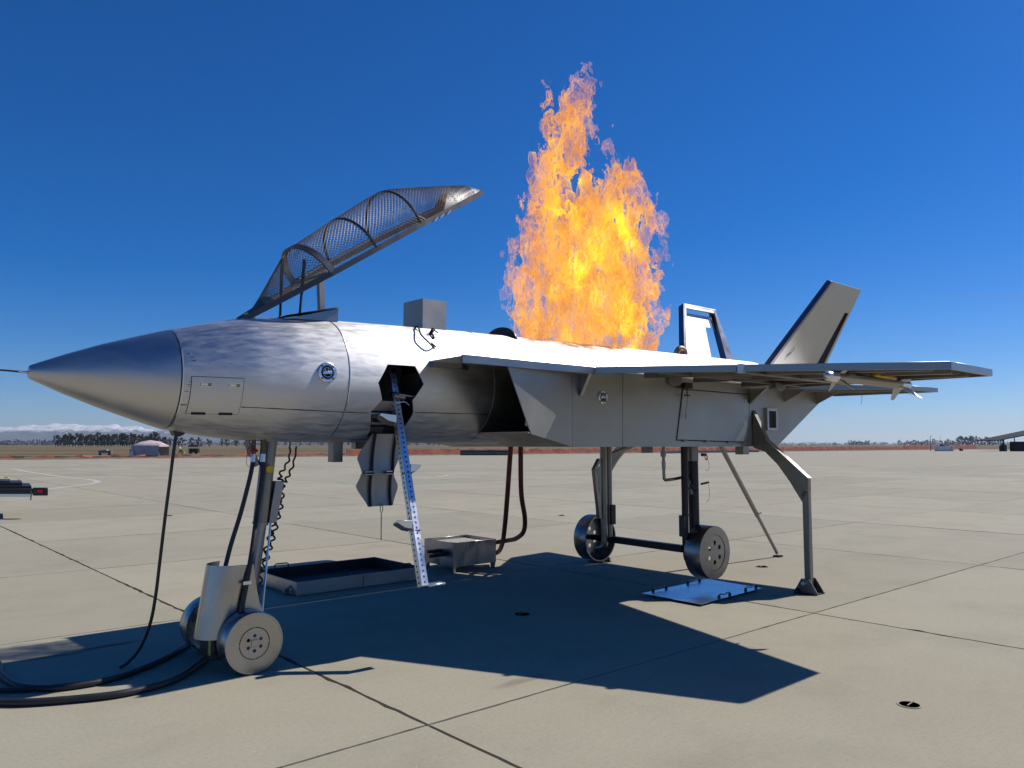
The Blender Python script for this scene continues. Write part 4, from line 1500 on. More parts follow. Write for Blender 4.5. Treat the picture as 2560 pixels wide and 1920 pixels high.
# gas pipe with union and elbow, running to the near leg
gp = MB().tube(smoothpath([J(6.88, -.5, 1.60), J(6.882, -.5, 1.40), J(6.886, -.5, 1.25), J(6.90, -.5, 1.225), J(6.93, -.5, 1.215), J(7.06, -.52, 1.225), J(7.22, -.55, 1.24), J(7.24, -.58, 1.18), J(7.25, -.60, 1.05)], 4), .017, 12, raw=True).build('gas_pipe', M_LEG, jet)
MB(J).tube([(6.879, -.5, 1.53), (6.879, -.5, 1.47)], .03, 8).build('pipe_union', M_LEG, gp)
MB(J).tube([(6.882, -.5, 1.42), (6.884, -.5, 1.34)], .022, 12).build('pipe_sleeve', M_WALL, gp)
MB(J).tube([(7.20, -.62, 1.16), (7.27, -.66, 1.10)], .02, 8).build('pipe_valve', M_BLACKP, gp)
MB(J).tube([(7.33, -.67, 1.165), (7.44, -.69, 1.18)], .012, 8).build('lock_pin', M_BLACKP, mg)
MB().tube(smoothpath([J(7.40, -.66, 1.49), J(7.43, -.67, 1.50), J(7.455, -.67, 1.455), J(7.435, -.67, 1.43), J(7.41, -.67, 1.46)], 5), .006, 6, raw=True).build('red_pin_ring', M_RED, mg)
MB(J).tube([(7.365, -.66, 1.49), (7.42, -.665, 1.485)], .018, 8).build('red_pin', M_RED, mg)
for a in ([(7.45, -.68, 1.44), (7.475, -.68, 1.36), (7.44, -.68, 1.31), (7.40, -.68, 1.325)], [(7.44, -.69, 1.16), (7.455, -.69, 1.06), (7.43, -.69, .98), (7.40, -.68, .97)]):
    MB().tube(smoothpath([J(*p) for p in a], 5), .002, 5, raw=True).build('pin_wire', M_CABLE, mg)

# slanted telescopic prop at the tail, standing on its own pad
pp0, pp1 = (8.75, .02, 1.60), (10.318, .14, .03)
lerp3 = lambda f: tuple(a + (b2 - a) * f for a, b2 in zip(pp0, pp1))
tp = MB(J).bar(lerp3(0), lerp3(.63), .046, .046).build('tail_prop', M_LEG, jet, bevel=.004)
MB(J).bar(lerp3(.6), lerp3(.985), .034, .034).build('prop_inner', M_LEG, tp, bevel=.003)
MB(J).bar((10.27, .14, .012), (10.37, .14, .012), .10, .022).build('prop_pad', M_SOOT, tp)
q = lerp3(.60)
MB(J).tube([(q[0] - .02, q[1] - .06, q[2]), (q[0] + .05, q[1] - .05, q[2] + .005)], .008, 6).build('prop_pin', M_SOOT, tp)
MB().tube(smoothpath([J(q[0] - .03, q[1] - .05, q[2] + .02), J(q[0] - .07, q[1] - .05, q[2] - .03), J(q[0] - .05, q[1] - .05, q[2] - .06)], 4), .003, 5, raw=True).build('prop_pin_wire', M_CABLE, tp)


# outriggers: gusseted arm from the flank, knee and vertical post on a hinged foot
def outrigger(sg, xs):
    h = .034
    O_ = MB(J)
    P = [(.905, 1.60), (.905, 1.655), (1.075, 2.0), (1.555, 1.235), (1.558, 1.20), (1.455, 1.02), (1.345, 1.17), (1.225, 1.42), (1.05, 1.56)]
    arm = MB(J)
    arm.hexa([(xs - h, sg * y, z) for y, z in [(.905, 1.565), (.905, 2.0), (1.075, 1.665), (1.558, 1.238), (1.558, 1.10), (1.48, .98), (1.345, 1.19), (1.20, 1.38), (1.05, 1.52)]],
             [(xs + h, sg * y, z) for y, z in [(.905, 1.565), (.905, 2.0), (1.075, 1.665), (1.558, 1.238), (1.558, 1.10), (1.48, .98), (1.345, 1.19), (1.20, 1.38), (1.05, 1.52)]])
    o = arm.build('outrigger', M_LEG, jet, bevel=.004)
    MB(J).bar((xs, sg * 1.06, 1.6655), (xs, sg * 1.562, 1.2385), .072, .006).build('sunlit_arm_edge', M_BRIGHT, o)  # bright strip stands in for sunlight along the arm's top edge
    MB(J).box(xs - h, xs + h, min(sg * 1.485, sg * 1.556), max(sg * 1.485, sg * 1.556), .07, 1.10).build('post', M_LEG, o, bevel=.005)
    gs = MB(J)
    gs.hexa([(xs - .006, sg * .905, 2.0), (xs - .006, sg * .905, 1.945), (xs - .006, sg * 1.07, 1.665)], [(xs + .006, sg * .905, 2.0), (xs + .006, sg * .905, 1.945), (xs + .006, sg * 1.07, 1.665)])
    gs.build('arm_gusset', M_LEG, o)
    MB(J).box(xs - .11, xs + .11, min(sg * 1.40, sg * 1.64), max(sg * 1.40, sg * 1.64), .0, .014).build('foot_plate', M_SOOT, o, bevel=.002)
    for x in (-.075, .063):
        ear = MB(J)
        E_ = [(1.385, .014), (1.655, .014), (1.56, .16), (1.47, .16)]
        ear.hexa([(xs + x, sg * y, z) for y, z in E_], [(xs + x + .012, sg * y, z) for y, z in E_])
        ear.build('foot_ear', M_LEG, o)
    MB(J).tube([(xs - .12, sg * 1.51, .115), (xs + .11, sg * 1.51, .115)], .02, 10).build('foot_pin', M_BRIGHT, o)
    MB(J).tube([(xs - .10, sg * 1.43, .035), (xs + .10, sg * 1.43, .035)], .024, 12).build('foot_roller', M_BLACKP, o)
    return o


outrigger(-1, 8.06)['label'] = 'near outrigger with a sunlit sloping top edge'
outrigger(1, 8.06)

# =================================================================== missile under the near wing
ms = empty('missile', J(6.75, -2.83, 2.15), 'slim grey missile with four tail fins slung under the outer near wing', 'missile')
m0, m1 = Vector(J(5.95, -2.83, 2.15)), Vector(J(7.53, -2.83, 2.152))
md = (m1 - m0).normalized()
ml_ = (m1 - m0).length
MB().lathe(m0, md, [(0, 0), (.002, .012), (.008, .022), (.02, .031), (.04, .040), (.075, .042), (.17, .042)], 24).build('seeker_head', M_BRIGHT, ms)
MB().lathe(m0, md, [(.171, .0415), (ml_ - .19, .0415)], 24).build('body_tube', M_WALL, ms)
MB().lathe(m0, md, [(ml_ - .19, .041), (ml_, .041), (ml_, .02)], 24).build('nozzle_section', M_BRIGHT, ms)
mx = Vector((0, 0, 1)).cross(md).normalized()
my = md.cross(mx)
for q in range(4):
    a = math.pi / 4 + q * math.pi / 2
    dv = mx * math.cos(a) + my * math.sin(a)
    tv = md.cross(dv)
    for nm, (a0, a1, b0, b1, hh) in (('canard', (.16, .26, .25, .275, .115)), ('tail_fin', (ml_ - .25, ml_ - .06, ml_ - .06, ml_ - .0, .15))):
        f = MB()
        lo_ = [m0 + md * a0 + dv * .034, m0 + md * a1 + dv * .034, m0 + md * b1 + dv * (.034 + hh), m0 + md * b0 + dv * (.034 + hh)]
        f.hexa([tuple(p - tv * .003) for p in lo_], [tuple(p + tv * .003) for p in lo_])
        f.build(nm, M_FIN, ms)
la = MB(J).bar((6.55, -2.83, 2.205), (7.35, -2.83, 2.208), .05, .028).build('launch_rail', M_UNDER, ms, bevel=.003)
MB(J).bar((6.72, -2.88, 2.197), (7.0, -2.90, 2.187), .045, .022).build('yellow_lug', M_YEL, la, bevel=.004)
MB(J).bar((6.95, -2.87, 2.205), (7.06, -2.92, 2.18), .03, .02).build('yellow_lug', M_YEL, la, bevel=.003)
MB(J).bar((6.45, -2.86, 2.2), (6.6, -2.86, 2.2), .03, .016).build('black_lug', M_BLACKP, la, bevel=.003)
MB().tube(smoothpath([J(7.42, -2.86, 2.10), J(7.46, -2.88, 2.06), J(7.52, -2.88, 2.07), J(7.55, -2.86, 2.12)], 5), .0015, 4, raw=True).build('arming_wire', M_CABLE, ms)

# =================================================================== things on the apron
# cables
cg = 'black cables on the concrete'
o = MB().tube(smoothpath([W(2.34, -5.78, .12), W(2.30, -6.1, .06), W(2.256, -6.432, .024), W(1.96, -6.108, .024), W(1.734, -5.926, .024), W(1.57, -5.833, .024), W(1.385, -5.808, .024), W(1.178, -5.866, .024), W(1.057, -5.996, .024), W(1.01, -6.139, .024), W(.984, -6.46, .024), W(1.0, -6.9, .024), W(.7, -7.3, .024)][2:], 8), .021, 12, raw=True).build('power_cable', M_RUBBER)
tag(o, 'thick black cable curling to the left edge behind the front one, from the nose gear', 'cable', cg)
o = MB().tube(smoothpath([W(2.30, -5.86, .10), W(2.241, -5.962, .03), W(1.991, -5.661, .026), W(1.843, -5.521, .026), W(1.677, -5.449, .026), W(1.448, -5.446, .026), W(1.184, -5.545, .026), W(.999, -5.648, .026), W(.883, -5.751, .026), W(.4, -6.2, .026)], 8), .023, 12, raw=True).build('power_cable', M_RUBBER)
tag(o, 'frontmost thick black cable sweeping from the nose gear to the left edge', 'cable', cg)
o = MB().tube(smoothpath([W(1.50, -5.83, .022), W(1.30, -5.86, .022), W(1.1, -5.93, .022), W(.95, -6.02, .022), W(.6, -6.3, .022)], 6), .017, 10, raw=True).build('power_cable', M_RUBBER)
tag(o, 'short black cable branching off at the left edge beside the curled one', 'cable', cg)
o = MB().tube(smoothpath([J(1.884, -.015, 1.665), J(1.866, -.02, 1.52), J(1.857, 0, 1.349), J(1.849, .05, 1.092), J(1.839, .1, .777), J(1.836, .16, .516), J(1.823, .22, .31), J(1.784, .3, .132), J(1.72, .34, .035), J(1.66, .31, .016)], 8), .0115, 10, raw=True).build('hanging_cable', M_RUBBER)
tag(o, 'thin black cable hanging from under the nose down to the concrete', 'cable')

# drip tray
tr_ = empty('drip_tray', W(4.6, -8.3, 0), 'long shallow black-lined steel tray lying in the shadow behind the nose leg', 'tray')
s0, s1, t0, t1, hz = 3.82, 5.44, -8.88, -7.78, .145
m_tray = steel('tray steel', (.33, .33, .34), .35, .55, (2, 2, 2), (0, 0, 0), .2, .5)
MB(W).box(s0 + .012, s1 - .012, t0 + .012, t1 - .012, .008, .02).build('tray_floor', M_DARK, tr_)
for a in ((s0, s1, t1 - .012, t1), (s0, s1, t0, t0 + .012), (s0, s0 + .012, t0 + .012, t1 - .012), (s1 - .012, s1, t0 + .012, t1 - .012)):
    MB(W).box(*a, .004, hz).build('tray_wall', m_tray, tr_, bevel=.002)
for a in ((s0 + .012, s1 - .012, t1 - .015, t1 - .0125), (s0 + .012, s1 - .012, t0 + .0125, t0 + .015), (s0 + .0125, s0 + .015, t0 + .016, t1 - .016), (s1 - .015, s1 - .0125, t0 + .016, t1 - .016)):
    MB(W).box(*a, .021, hz - .004).build('tray_lining', M_DARK, tr_)
MB(W).box(4.62, 4.626, t1, t1 + .004, .01, .13).build('tray_joint', M_SEAM, tr_)
for a in ((4.05, t0 + .05, 4.22, t0 + .05), (4.32, t1 - .05, 4.46, t1 - .05), (5.15, t1 - .05, 5.30, t1 - .05)):
    MB().tube([W(a[0], a[1], .10), W(a[0], a[1], .185), W(a[0] + .02, a[1], .195), W(a[2] - .02, a[3], .195), W(a[2], a[3], .185), W(a[2], a[3], .10)], .008, 8, raw=True).build('tray_handle', M_BLACKP, tr_)
MB().lathe(W(3.77, -7.92, .035), OX, [(-.012, .035), (.012, .035)], 16).build('caster', M_LEG, tr_)
MB(W).bar((3.82, -7.92, .09), (3.765, -7.92, .05), .04, .01).build('caster_fork', M_LEG, tr_)

# burner box on short feet
bx = empty('burner_box', W(6.32, -8.2, 0), 'open steel box of pale gravel on short legs, red hoses at its end', 'box')
s0, s1, t0, t1 = 5.96, 6.66, -8.50, -7.87
for a in ((s0, s1, t1 - .01, t1), (s0, s1, t0, t0 + .01), (s0, s0 + .01, t0 + .01, t1 - .01), (s1 - .01, s1, t0 + .01, t1 - .01)):
    MB(W).box(*a, .072, .372).build('box_wall', M_BOXS, bx, bevel=.0015)
MB(W).box(s0 + .011, s1 - .011, t0 + .011, t1 - .011, .08, .335).build('gravel_bed', M_SAND, bx)
for s_, t_ in ((s0 + .03, t1 - .03), (s1 - .03, t1 - .03), (s0 + .03, t0 + .03), (s1 - .03, t0 + .03)):
    ftl = MB(W)
    ftl.hexa([(s_ - .025, t_ - .025, .071), (s_ + .025, t_ - .025, .071), (s_ + .025, t_ + .025, .071), (s_ - .025, t_ + .025, .071)],
             [(s_ - .018, t_ - .018, 0), (s_ + .018, t_ - .018, 0), (s_ + .018, t_ + .018, 0), (s_ - .018, t_ + .018, 0)])
    ftl.build('box_leg', M_BOXS, bx)
for z_, tt in ((.235, -8.02), (.205, -8.10), (.255, -8.14)):
    MB(W).tube([(s0 - .20, tt, z_), (s0 + .005, tt, z_)], .022, 12).build('inlet_pipe', M_BLACKP, bx)
MB(W).box(6.24, 6.30, t1, t1 + .012, .30, .365).build('box_latch', M_LEG, bx, bevel=.003)
MB().tube(smoothpath([W(6.245, t1 + .012, .345), W(6.235, t1 + .016, .31), W(6.25, t1 + .016, .285)], 4), .004, 6, raw=True).build('latch_ring', M_BRIGHT, bx)

# red hoses from the belly to the box
hg_ = 'red hoses between the belly and the burner box'
h1 = MB().tube(smoothpath([W(6.065, -6.9, 1.60), W(6.18, -7.1, .94), W(6.40, -7.4, .56), W(6.705, -7.8, .306), W(6.86, -8.08, .155), W(6.70, -8.14, .14)], 10), .030, 14, raw=True).build('red_hose', M_REDH)
tag(h1, 'left dark red hose dropping straight from the belly to the foot of the box', 'hose', hg_)
h2 = MB().tube(smoothpath([W(6.22, -6.9, 1.60), W(6.32, -7.0, 1.03), W(6.56, -7.2, .70), W(6.72, -7.4, .50), W(6.86, -7.7, .375), W(6.93, -7.95, .32), W(6.86, -8.12, .285), W(6.67, -8.14, .28)], 10), .030, 14, raw=True).build('red_hose', M_REDH)
tag(h2, 'right dark red hose bowing outwards before it turns into the box', 'hose', hg_)

# loose mirror-like panel on the ground with four bail handles
pn = empty('loose_panel', W(7.2, -5.04, 0), 'loose shiny steel panel with four handles lying below the near main wheel', 'panel')
pb = MB(W)
PQ = [(6.585, -5.39), (6.595, -4.64), (7.815, -4.70), (7.87, -5.44)]
pb.hexa([(a, b2, .022) for a, b2 in PQ], [(a, b2, .027) for a, b2 in PQ])
pb.build('sheet', M_BLUETINT, pn)
for (sa, ta, sb_, tb_) in ((6.76, -5.37, 7.0, -5.38), (7.42, -5.40, 7.66, -5.41), (6.99, -4.70, 7.20, -4.71), (7.55, -4.74, 7.79, -4.76)):
    hnd = MB().tube(smoothpath([W(sa, ta, .05), W(sa + .03, ta, .062), W((sa + sb_) / 2, ta, .05), W(sb_ - .03, tb_, .062), W(sb_, tb_, .05)], 5), .007, 8, raw=True).build('panel_handle', M_LEG, pn)
    for s_, t_ in ((sa, ta), (sb_, tb_)):
        MB(W).lathe(W(s_, t_, .027), (0, 0, 1), [(0, .016), (.022, .016), (.026, .011)], 12).build('handle_boss', M_BLACKP, hnd)
for s_, t_ in ((6.66, -5.3), (7.75, -5.36), (6.68, -4.74), (7.72, -4.78)):
    MB(W).box(s_ - .03, s_ + .03, t_ - .03, t_ + .03, 0.0, .0215).build('panel_bearer', M_BLACKP, pn)

# =================================================================== flames
# crumpled luminous sheets: the level set of a turbulent field inside a flame-shaped envelope
# (x, y, z, rx, ry, rz) in metres from the flame's foot at x = 6.3 on the spine
BLOBS = [(-.78, 0, .95, .32, .30, .50), (-.70, 0, 1.48, .28, .28, .44), (-.54, 0, 1.88, .27, .26, .38), (-.36, 0, 2.28, .27, .25, .38), (-.22, 0, 2.66, .24, .22, .34), (-.14, 0, 2.96, .16, .16, .22),
         (.72, 0, .9, .36, .32, .52), (.64, 0, 1.35, .36, .30, .48), (.50, 0, 1.74, .31, .28, .44), (.48, 0, 2.06, .20, .20, .26), (.05, 0, .62, .48, .36, .62), (-.05, 0, 1.2, .48, .34, .44), (-.05, 0, 1.6, .28, .28, .3),
         (-.86, 0, .34, .25, .26, .42), (-.32, 0, .40, .38, .32, .55), (.35, 0, .40, .38, .34, .55), (.95, 0, .36, .25, .26, .48), (-1.22, 0, .55, .08, .09, .30), (1.2, 0, .92, .07, .08, .22), (-.66, 0, 2.72, .07, .07, .16), (.30, 0, 2.45, .06, .07, .2)]
FMIN, FMAX, FVOX = Vector((-1.6, -.62, -.02)), Vector((1.55, .62, 3.4)), .0122
gt = bpy.data.node_groups.new('flame_sheets', 'GeometryNodeTree')
gt.interface.new_socket('Geometry', in_out='OUTPUT', socket_type='NodeSocketGeometry')
nt = gt
go = gt.nodes.new('NodeGroupOutput')


def vmath(op, a, b2=None, scale=None):
    n = nt.nodes.new('ShaderNodeVectorMath')
    n.operation = op
    for i, v_ in enumerate((a, b2)):
        if v_ is None:
            continue
        if isinstance(v_, tuple):
            n.inputs[i].default_value = v_
        else:
            nt.links.new(v_, n.inputs[i])
    if scale is not None:
        n.inputs['Scale'].default_value = scale
    return n


pos = gt.nodes.new('GeometryNodeInputPosition').outputs[0]
w1 = noisen(nt, vmath('MULTIPLY', pos, (1, 1, .75)).outputs[0], 2.3, 2, .5, color=True)
w2 = noisen(nt, vmath('MULTIPLY', pos, (1, 1, .6)).outputs[0], 6.0, 4, .62, color=True)
d1 = vmath('SCALE', vmath('SUBTRACT', w1, (.5, .5, .5)).outputs[0], scale=.74).outputs[0]
d2 = vmath('SCALE', vmath('SUBTRACT', w2, (.5, .5, .5)).outputs[0], scale=.72).outputs[0]
pw = vmath('ADD', vmath('ADD', pos, d1).outputs[0], d2).outputs[0]
env = None
for (x, y, z, rx, ry, rz) in BLOBS:
    q_ = vmath('DIVIDE', vmath('SUBTRACT', pw, (x, y, z)).outputs[0], (rx, ry, rz)).outputs[0]
    f = mathn(nt, 'SUBTRACT', 1.0, vmath('LENGTH', q_).outputs['Value'])
    env = f if env is None else mathn(nt, 'MAXIMUM', env, f)
fc = vmath('ADD', vmath('MULTIPLY', pos, (1, 1, .46)).outputs[0], vmath('SCALE', w2, scale=.22).outputs[0]).outputs[0]
rn = noisen(nt, fc, 8.0, 4.2, .62)
rn = mathn(nt, 'ADD', mathn(nt, 'SUBTRACT', rn, .545), mathn(nt, 'MULTIPLY', mathn(nt, 'MAXIMUM', env, 0.0), .14))
fld = mathn(nt, 'MINIMUM', mathn(nt, 'MULTIPLY', env, .6), mathn(nt, 'MULTIPLY', rn, 1.0))
vc = gt.nodes.new('GeometryNodeVolumeCube')
vc.inputs['Background'].default_value = -1.0
vc.inputs['Min'].default_value = FMIN
vc.inputs['Max'].default_value = FMAX
for ax, nm in enumerate(('Resolution X', 'Resolution Y', 'Resolution Z')):
    vc.inputs[nm].default_value = int((FMAX[ax] - FMIN[ax]) / FVOX)
gt.links.new(fld, vc.inputs['Density'])
v2m = gt.nodes.new('GeometryNodeVolumeToMesh')
try:
    v2m.resolution_mode = 'GRID'
except Exception:
    pass
v2m.inputs['Threshold'].default_value = 0.0
gt.links.new(vc.outputs[0], v2m.inputs[0])
gt.links.new(v2m.outputs[0], go.inputs[0])
flames = bpy.data.objects.new('flames', bpy.data.meshes.new('flames'))
COL.objects.link(flames)
gm_ = flames.modifiers.new('sheets', 'NODES')
gm_.node_group = gt
bpy.context.view_layer.update()
bake(flames)
bpy.data.node_groups.remove(gt)
flames.data.shade_smooth()
print('FLAME TRIS', sum(len(p.vertices) - 2 for p in flames.data.polygons))
flames.location = J(6.3, 0, 2.62)
flames.rotation_euler.z = YAW
flames.scale = (.95, .95, 1.0)
tag(flames, 'tall ragged orange and yellow flames blazing above the jet spine', 'fire')

m, nt, out = new_mat('fire')
oc = nd(nt, 'ShaderNodeTexCoord').outputs['Object']
lw_ = nd(nt, 'ShaderNodeLayerWeight')
lw_.inputs['Blend'].default_value = .5
cosv = mathn(nt, 'SUBTRACT', 1.03, lw_.outputs['Facing'])
# optical depth of a thin glowing sheet grows with the slant path through it
tau = mathn(nt, 'DIVIDE', .07, cosv)
alpha = mathn(nt, 'SUBTRACT', 1.0, mathn(nt, 'POWER', 2.71828, mathn(nt, 'MULTIPLY', tau, -1.0)), clamp=True)
sx = nd(nt, 'ShaderNodeSeparateXYZ')
nt.links.new(oc, sx.inputs[0])
# hotter towards the middle of the body, in blotches
rad_ = nd(nt, 'ShaderNodeVectorMath', operation='LENGTH')
mpn = nd(nt, 'ShaderNodeMapping')
mpn.inputs['Location'].default_value = (-.1 / 1.05, 0, -.95 / 1.35)
mpn.inputs['Scale'].default_value = (1 / 1.05, 1 / .5, 1 / 1.35)
nt.links.new(oc, mpn.inputs['Vector'])
nt.links.new(mpn.outputs[0], rad_.inputs[0])
hot = noisen(nt, scaled(nt, oc, 1, 1, .7), 2.4, 4, .6, .6)
blot = noisen(nt, scaled(nt, oc, 1, 1, .8), 3.4, 4, .62)
heat = mathn(nt, 'ADD', mathn(nt, 'MULTIPLY', mathn(nt, 'SUBTRACT', 1.0, rad_.outputs['Value']), .7), mathn(nt, 'MULTIPLY_ADD', hot, 3.4, -1.36), clamp=True)
colr = ramp(nt, heat, [(0.0, (1.0, .46, .27)), (.2, (1.0, .38, .10)), (.45, (1.0, .37, .03)), (.75, (1.0, .50, .008)), (1.0, (1.0, .66, .008))])
colr = mixc(nt, mathn(nt, 'MULTIPLY', ramp(nt, blot, [(.46, 0.0), (.58, 1.0)]), .85), colr, (.58, .17, .02))
colr = mixc(nt, mathn(nt, 'MULTIPLY', mathn(nt, 'POWER', lw_.outputs['Facing'], 3.0), .55), colr, (1.0, .66, .30))
em = nd(nt, 'ShaderNodeEmission')
nt.links.new(colr, em.inputs['Color'])
nt.links.new(mathn(nt, 'MULTIPLY', ramp(nt, heat, [(0.0, .62), (.3, .60), (.7, .68), (1.0, 1.0)]), 1.9), em.inputs['Strength'])
tau2 = mathn(nt, 'MULTIPLY', tau, mathn(nt, 'MULTIPLY_ADD', heat, 4.0, .75))
alpha = mathn(nt, 'SUBTRACT', 1.0, mathn(nt, 'POWER', 2.71828, mathn(nt, 'MULTIPLY', tau2, -1.0)), clamp=True)
tp__ = nd(nt, 'ShaderNodeBsdfTransparent')
mx_ = nd(nt, 'ShaderNodeMixShader')
nt.links.new(alpha, mx_.inputs[0])
nt.links.new(tp__.outputs[0], mx_.inputs[1])
nt.links.new(em.outputs[0], mx_.inputs[2])
nt.links.new(mx_.outputs[0], out.inputs['Surface'])
try:
    m.cycles.emission_sampling = 'NONE'
except Exception:
    pass
flames.data.materials.clear()
flames.data.materials.append(m)

# =================================================================== BACKGROUND
def far_at(u, y, z=0.0):
    return Vector(((u - 1280) / F_PX * y, y, z))


# ---- trees
m, nt, out = new_mat('tree foliage')
b = nd(nt, 'ShaderNodeBsdfPrincipled')
oi = nd(nt, 'ShaderNodeObjectInfo')
gm = nd(nt, 'ShaderNodeNewGeometry')
n_ = noisen(nt, gm.outputs['Position'], .35, 3)
c = ramp(nt, n_, [(.3, (.013, .017, .010)), (.6, (.024, .028, .015)), (.8, (.042, .042, .024))])
c = mixc(nt, 1.0, c, ramp(nt, oi.outputs['Random'], [(0, .75), (1, 1.25)]), 'MULTIPLY')
nt.links.new(c, b.inputs['Base Color'])
b.inputs['Roughness'].default_value = .8
nt.links.new(b.outputs[0], out.inputs['Surface'])
M_LEAF = m
M_BARK = plain('tree bark', (.10, .075, .055), .95, scale=3, var=.3)


def tree_proto(seed, h, spread, n_clump, n_leaf, form):
    rnd = random.Random(seed)
    tk = MB()
    bend = Vector((rnd.uniform(-.05, .05) * h, rnd.uniform(-.05, .05) * h, 0))
    tk.tube([(0, 0, 0), tuple(bend * .4 + Vector((0, 0, h * .35))), tuple(bend + Vector((0, 0, h * .8)))], .1, 7, raw=True, radii=[h * .028, h * .02, h * .006])
    clumps = []
    for q in range(n_clump):
        f = (q + .5) / n_clump
        z = h * (.14 + .82 * f) if form == 'tall' else h * (.16 + .76 * rnd.random())
        rad = spread * (math.sin(math.pi * min(1, .25 + .75 * (1 - f))) if form == 'tall' else math.sqrt(max(.12, 1 - ((z / h - .56) / .46) ** 2)))
        a = rnd.uniform(0, 2 * math.pi)
        rr = rad * math.sqrt(rnd.random()) * .85
        cpos = Vector((math.cos(a) * rr, math.sin(a) * rr, z)) + bend * (z / h)
        clumps.append((cpos, spread * rnd.uniform(.28, .5)))
        if q % 2 == 0:
            tk.tube([tuple(bend * (z * .7 / h) + Vector((0, 0, z * .68))), tuple(cpos)], .1, 5, raw=True, radii=[h * .010, h * .004])
    lf = MB()
    for cpos, cr in clumps:
        for q in range(n_leaf):
            d = Vector((rnd.gauss(0, 1), rnd.gauss(0, 1), rnd.gauss(0, 1))).normalized() * cr * (rnd.random() ** .4)
            d.z *= .75
            p = cpos + d
            sz = h * rnd.uniform(.022, .045)
            a1 = Vector((rnd.gauss(0, 1), rnd.gauss(0, 1), rnd.gauss(0, 1))).normalized()
            a2 = a1.orthogonal().normalized()
            a3 = a1.cross(a2)
            lf.add([p + a2 * sz, p + a3 * sz * .7, p - a2 * sz, p - a3 * sz * .7], [(0, 1, 2, 3)], raw=True)
    e = bpy.data.objects.new('tree', None)
    COL.objects.link(e)
    WLOC[e.name] = Vector((0, 0, 0))
    tk.build('trunk', M_BARK, e)
    lf.build('crown', M_LEAF, e, smooth=0)
    return e


protos = [tree_proto(1, 10, 3.0, 16, 46, 'round'), tree_proto(2, 11, 2.5, 16, 44, 'tall'), tree_proto(3, 9, 3.3, 15, 46, 'round'), tree_proto(4, 11.5, 2.3, 14, 42, 'tall'), tree_proto(5, 10, 2.9, 11, 34, 'round')]
rndt = random.Random(11)
used = set()
tree_n = {}


def plant(k, u, y, hpx, label, group):
    """hpx: height in photo pixels"""
    src = protos[k]
    base_h = (10, 11, 9, 11.5, 10)[k]
    sc_ = hpx / F_PX * y / base_h
    e = src if k not in used else None
    if e is None:
        e = src.copy()
        COL.objects.link(e)
        for ch in src.children:
            c2 = ch.copy()
            COL.objects.link(c2)
            c2.parent = e
    used.add(k)
    e.name = 'tree'
    e.location = far_at(u, y, -.06)
    e.scale = (sc_ * rndt.uniform(.9, 1.15), sc_ * rndt.uniform(.9, 1.15), sc_)
    e.rotation_euler.z = rndt.uniform(0, 6.28)
    e['label'] = label
    e['category'] = 'tree'
    e['group'] = group
    return e


GL = 'dark tree in the long packed grove left of the tent'
u = 142.0
while u < 398:
    hp = 31 + 8 * noise.noise(Vector((u * .03, 0, 0))) + rndt.uniform(-4, 5)
    plant(rndt.choice((0, 1, 2, 3)), u, 640 + rndt.uniform(-25, 60), hp, GL, 'dense grove on the horizon')
    u += rndt.uniform(5.0, 8.0)
GR_ = 'dark grove tree behind the tent and hanging cable'
while u < 466:
    plant(rndt.choice((0, 1, 2, 3)), u, 650 + rndt.uniform(-20, 60), 22 + rndt.uniform(-3, 5), GR_, 'grove trees behind the tent')
    u += rndt.uniform(7, 11)
lone = [(480, 24, 0, 'tall loose tree just right of the grove, above the dark cage trailer'), (497, 24, 1, 'slim tree above the right end of the dark cage trailer'), (506, 19, 4, 'low broad tree right of the cage trailer'),
        (525, 20, 2, 'round lone tree midway between the cage trailer and the nose gear'), (557, 21, 3, 'slim tree left of the pair beside the nose leg'), (569, 24, 0, 'larger tree of the pair left of the nose leg'), (592, 20, 2, 'round tree right beside the nose leg braces')]
for u, hp, k, lb in lone:
    plant(k, u, 690, hp, lb, 'lone trees on the horizon')
u = 640
while u < 1270:
    plant(rndt.choice((2, 4, 1)), u, 1250 + rndt.uniform(-100, 200), rndt.uniform(11, 17), 'small far tree in the gap below the jet belly', 'far trees below the belly')
    u += rndt.uniform(12, 30)
for (ua, ub, ha, hb, st, lb) in ((2120, 2170, 9, 15, 5, 'tiny blue tree in the thin clump right of the outrigger'), (2245, 2330, 9, 16, 6, 'blue tree in the clump left of and behind the lamp post'), (2330, 2395, 12, 18, 6, 'blue tree rising behind the white hut'),
                             (2396, 2442, 19, 26, 6.5, 'taller blue tree in the dense clump right of the white hut'), (2450, 2502, 17, 25, 7, 'blue tree in the clump next to the shelter')):
    u = ua
    while u < ub:
        plant(rndt.choice((0, 1, 2, 3)), u, 1500 + rndt.uniform(-80, 160), rndt.uniform(ha, hb), lb, 'far tree clumps on the right horizon')
        u += st * rndt.uniform(.8, 1.25)

ONES = ['', 'first', 'second', 'third', 'fourth', 'fifth', 'sixth', 'seventh', 'eighth', 'ninth', 'tenth', 'eleventh', 'twelfth', 'thirteenth', 'fourteenth', 'fifteenth', 'sixteenth', 'seventeenth', 'eighteenth', 'nineteenth']
TENS = {2: ('twentieth', 'twenty'), 3: ('thirtieth', 'thirty'), 4: ('fortieth', 'forty'), 5: ('fiftieth', 'fifty'), 6: ('sixtieth', 'sixty')}


def ordinal(n):
    if n < 20:
        return ONES[n]
    return TENS[n // 10][0] if n % 10 == 0 else TENS[n // 10][1] + '-' + ONES[n % 10]


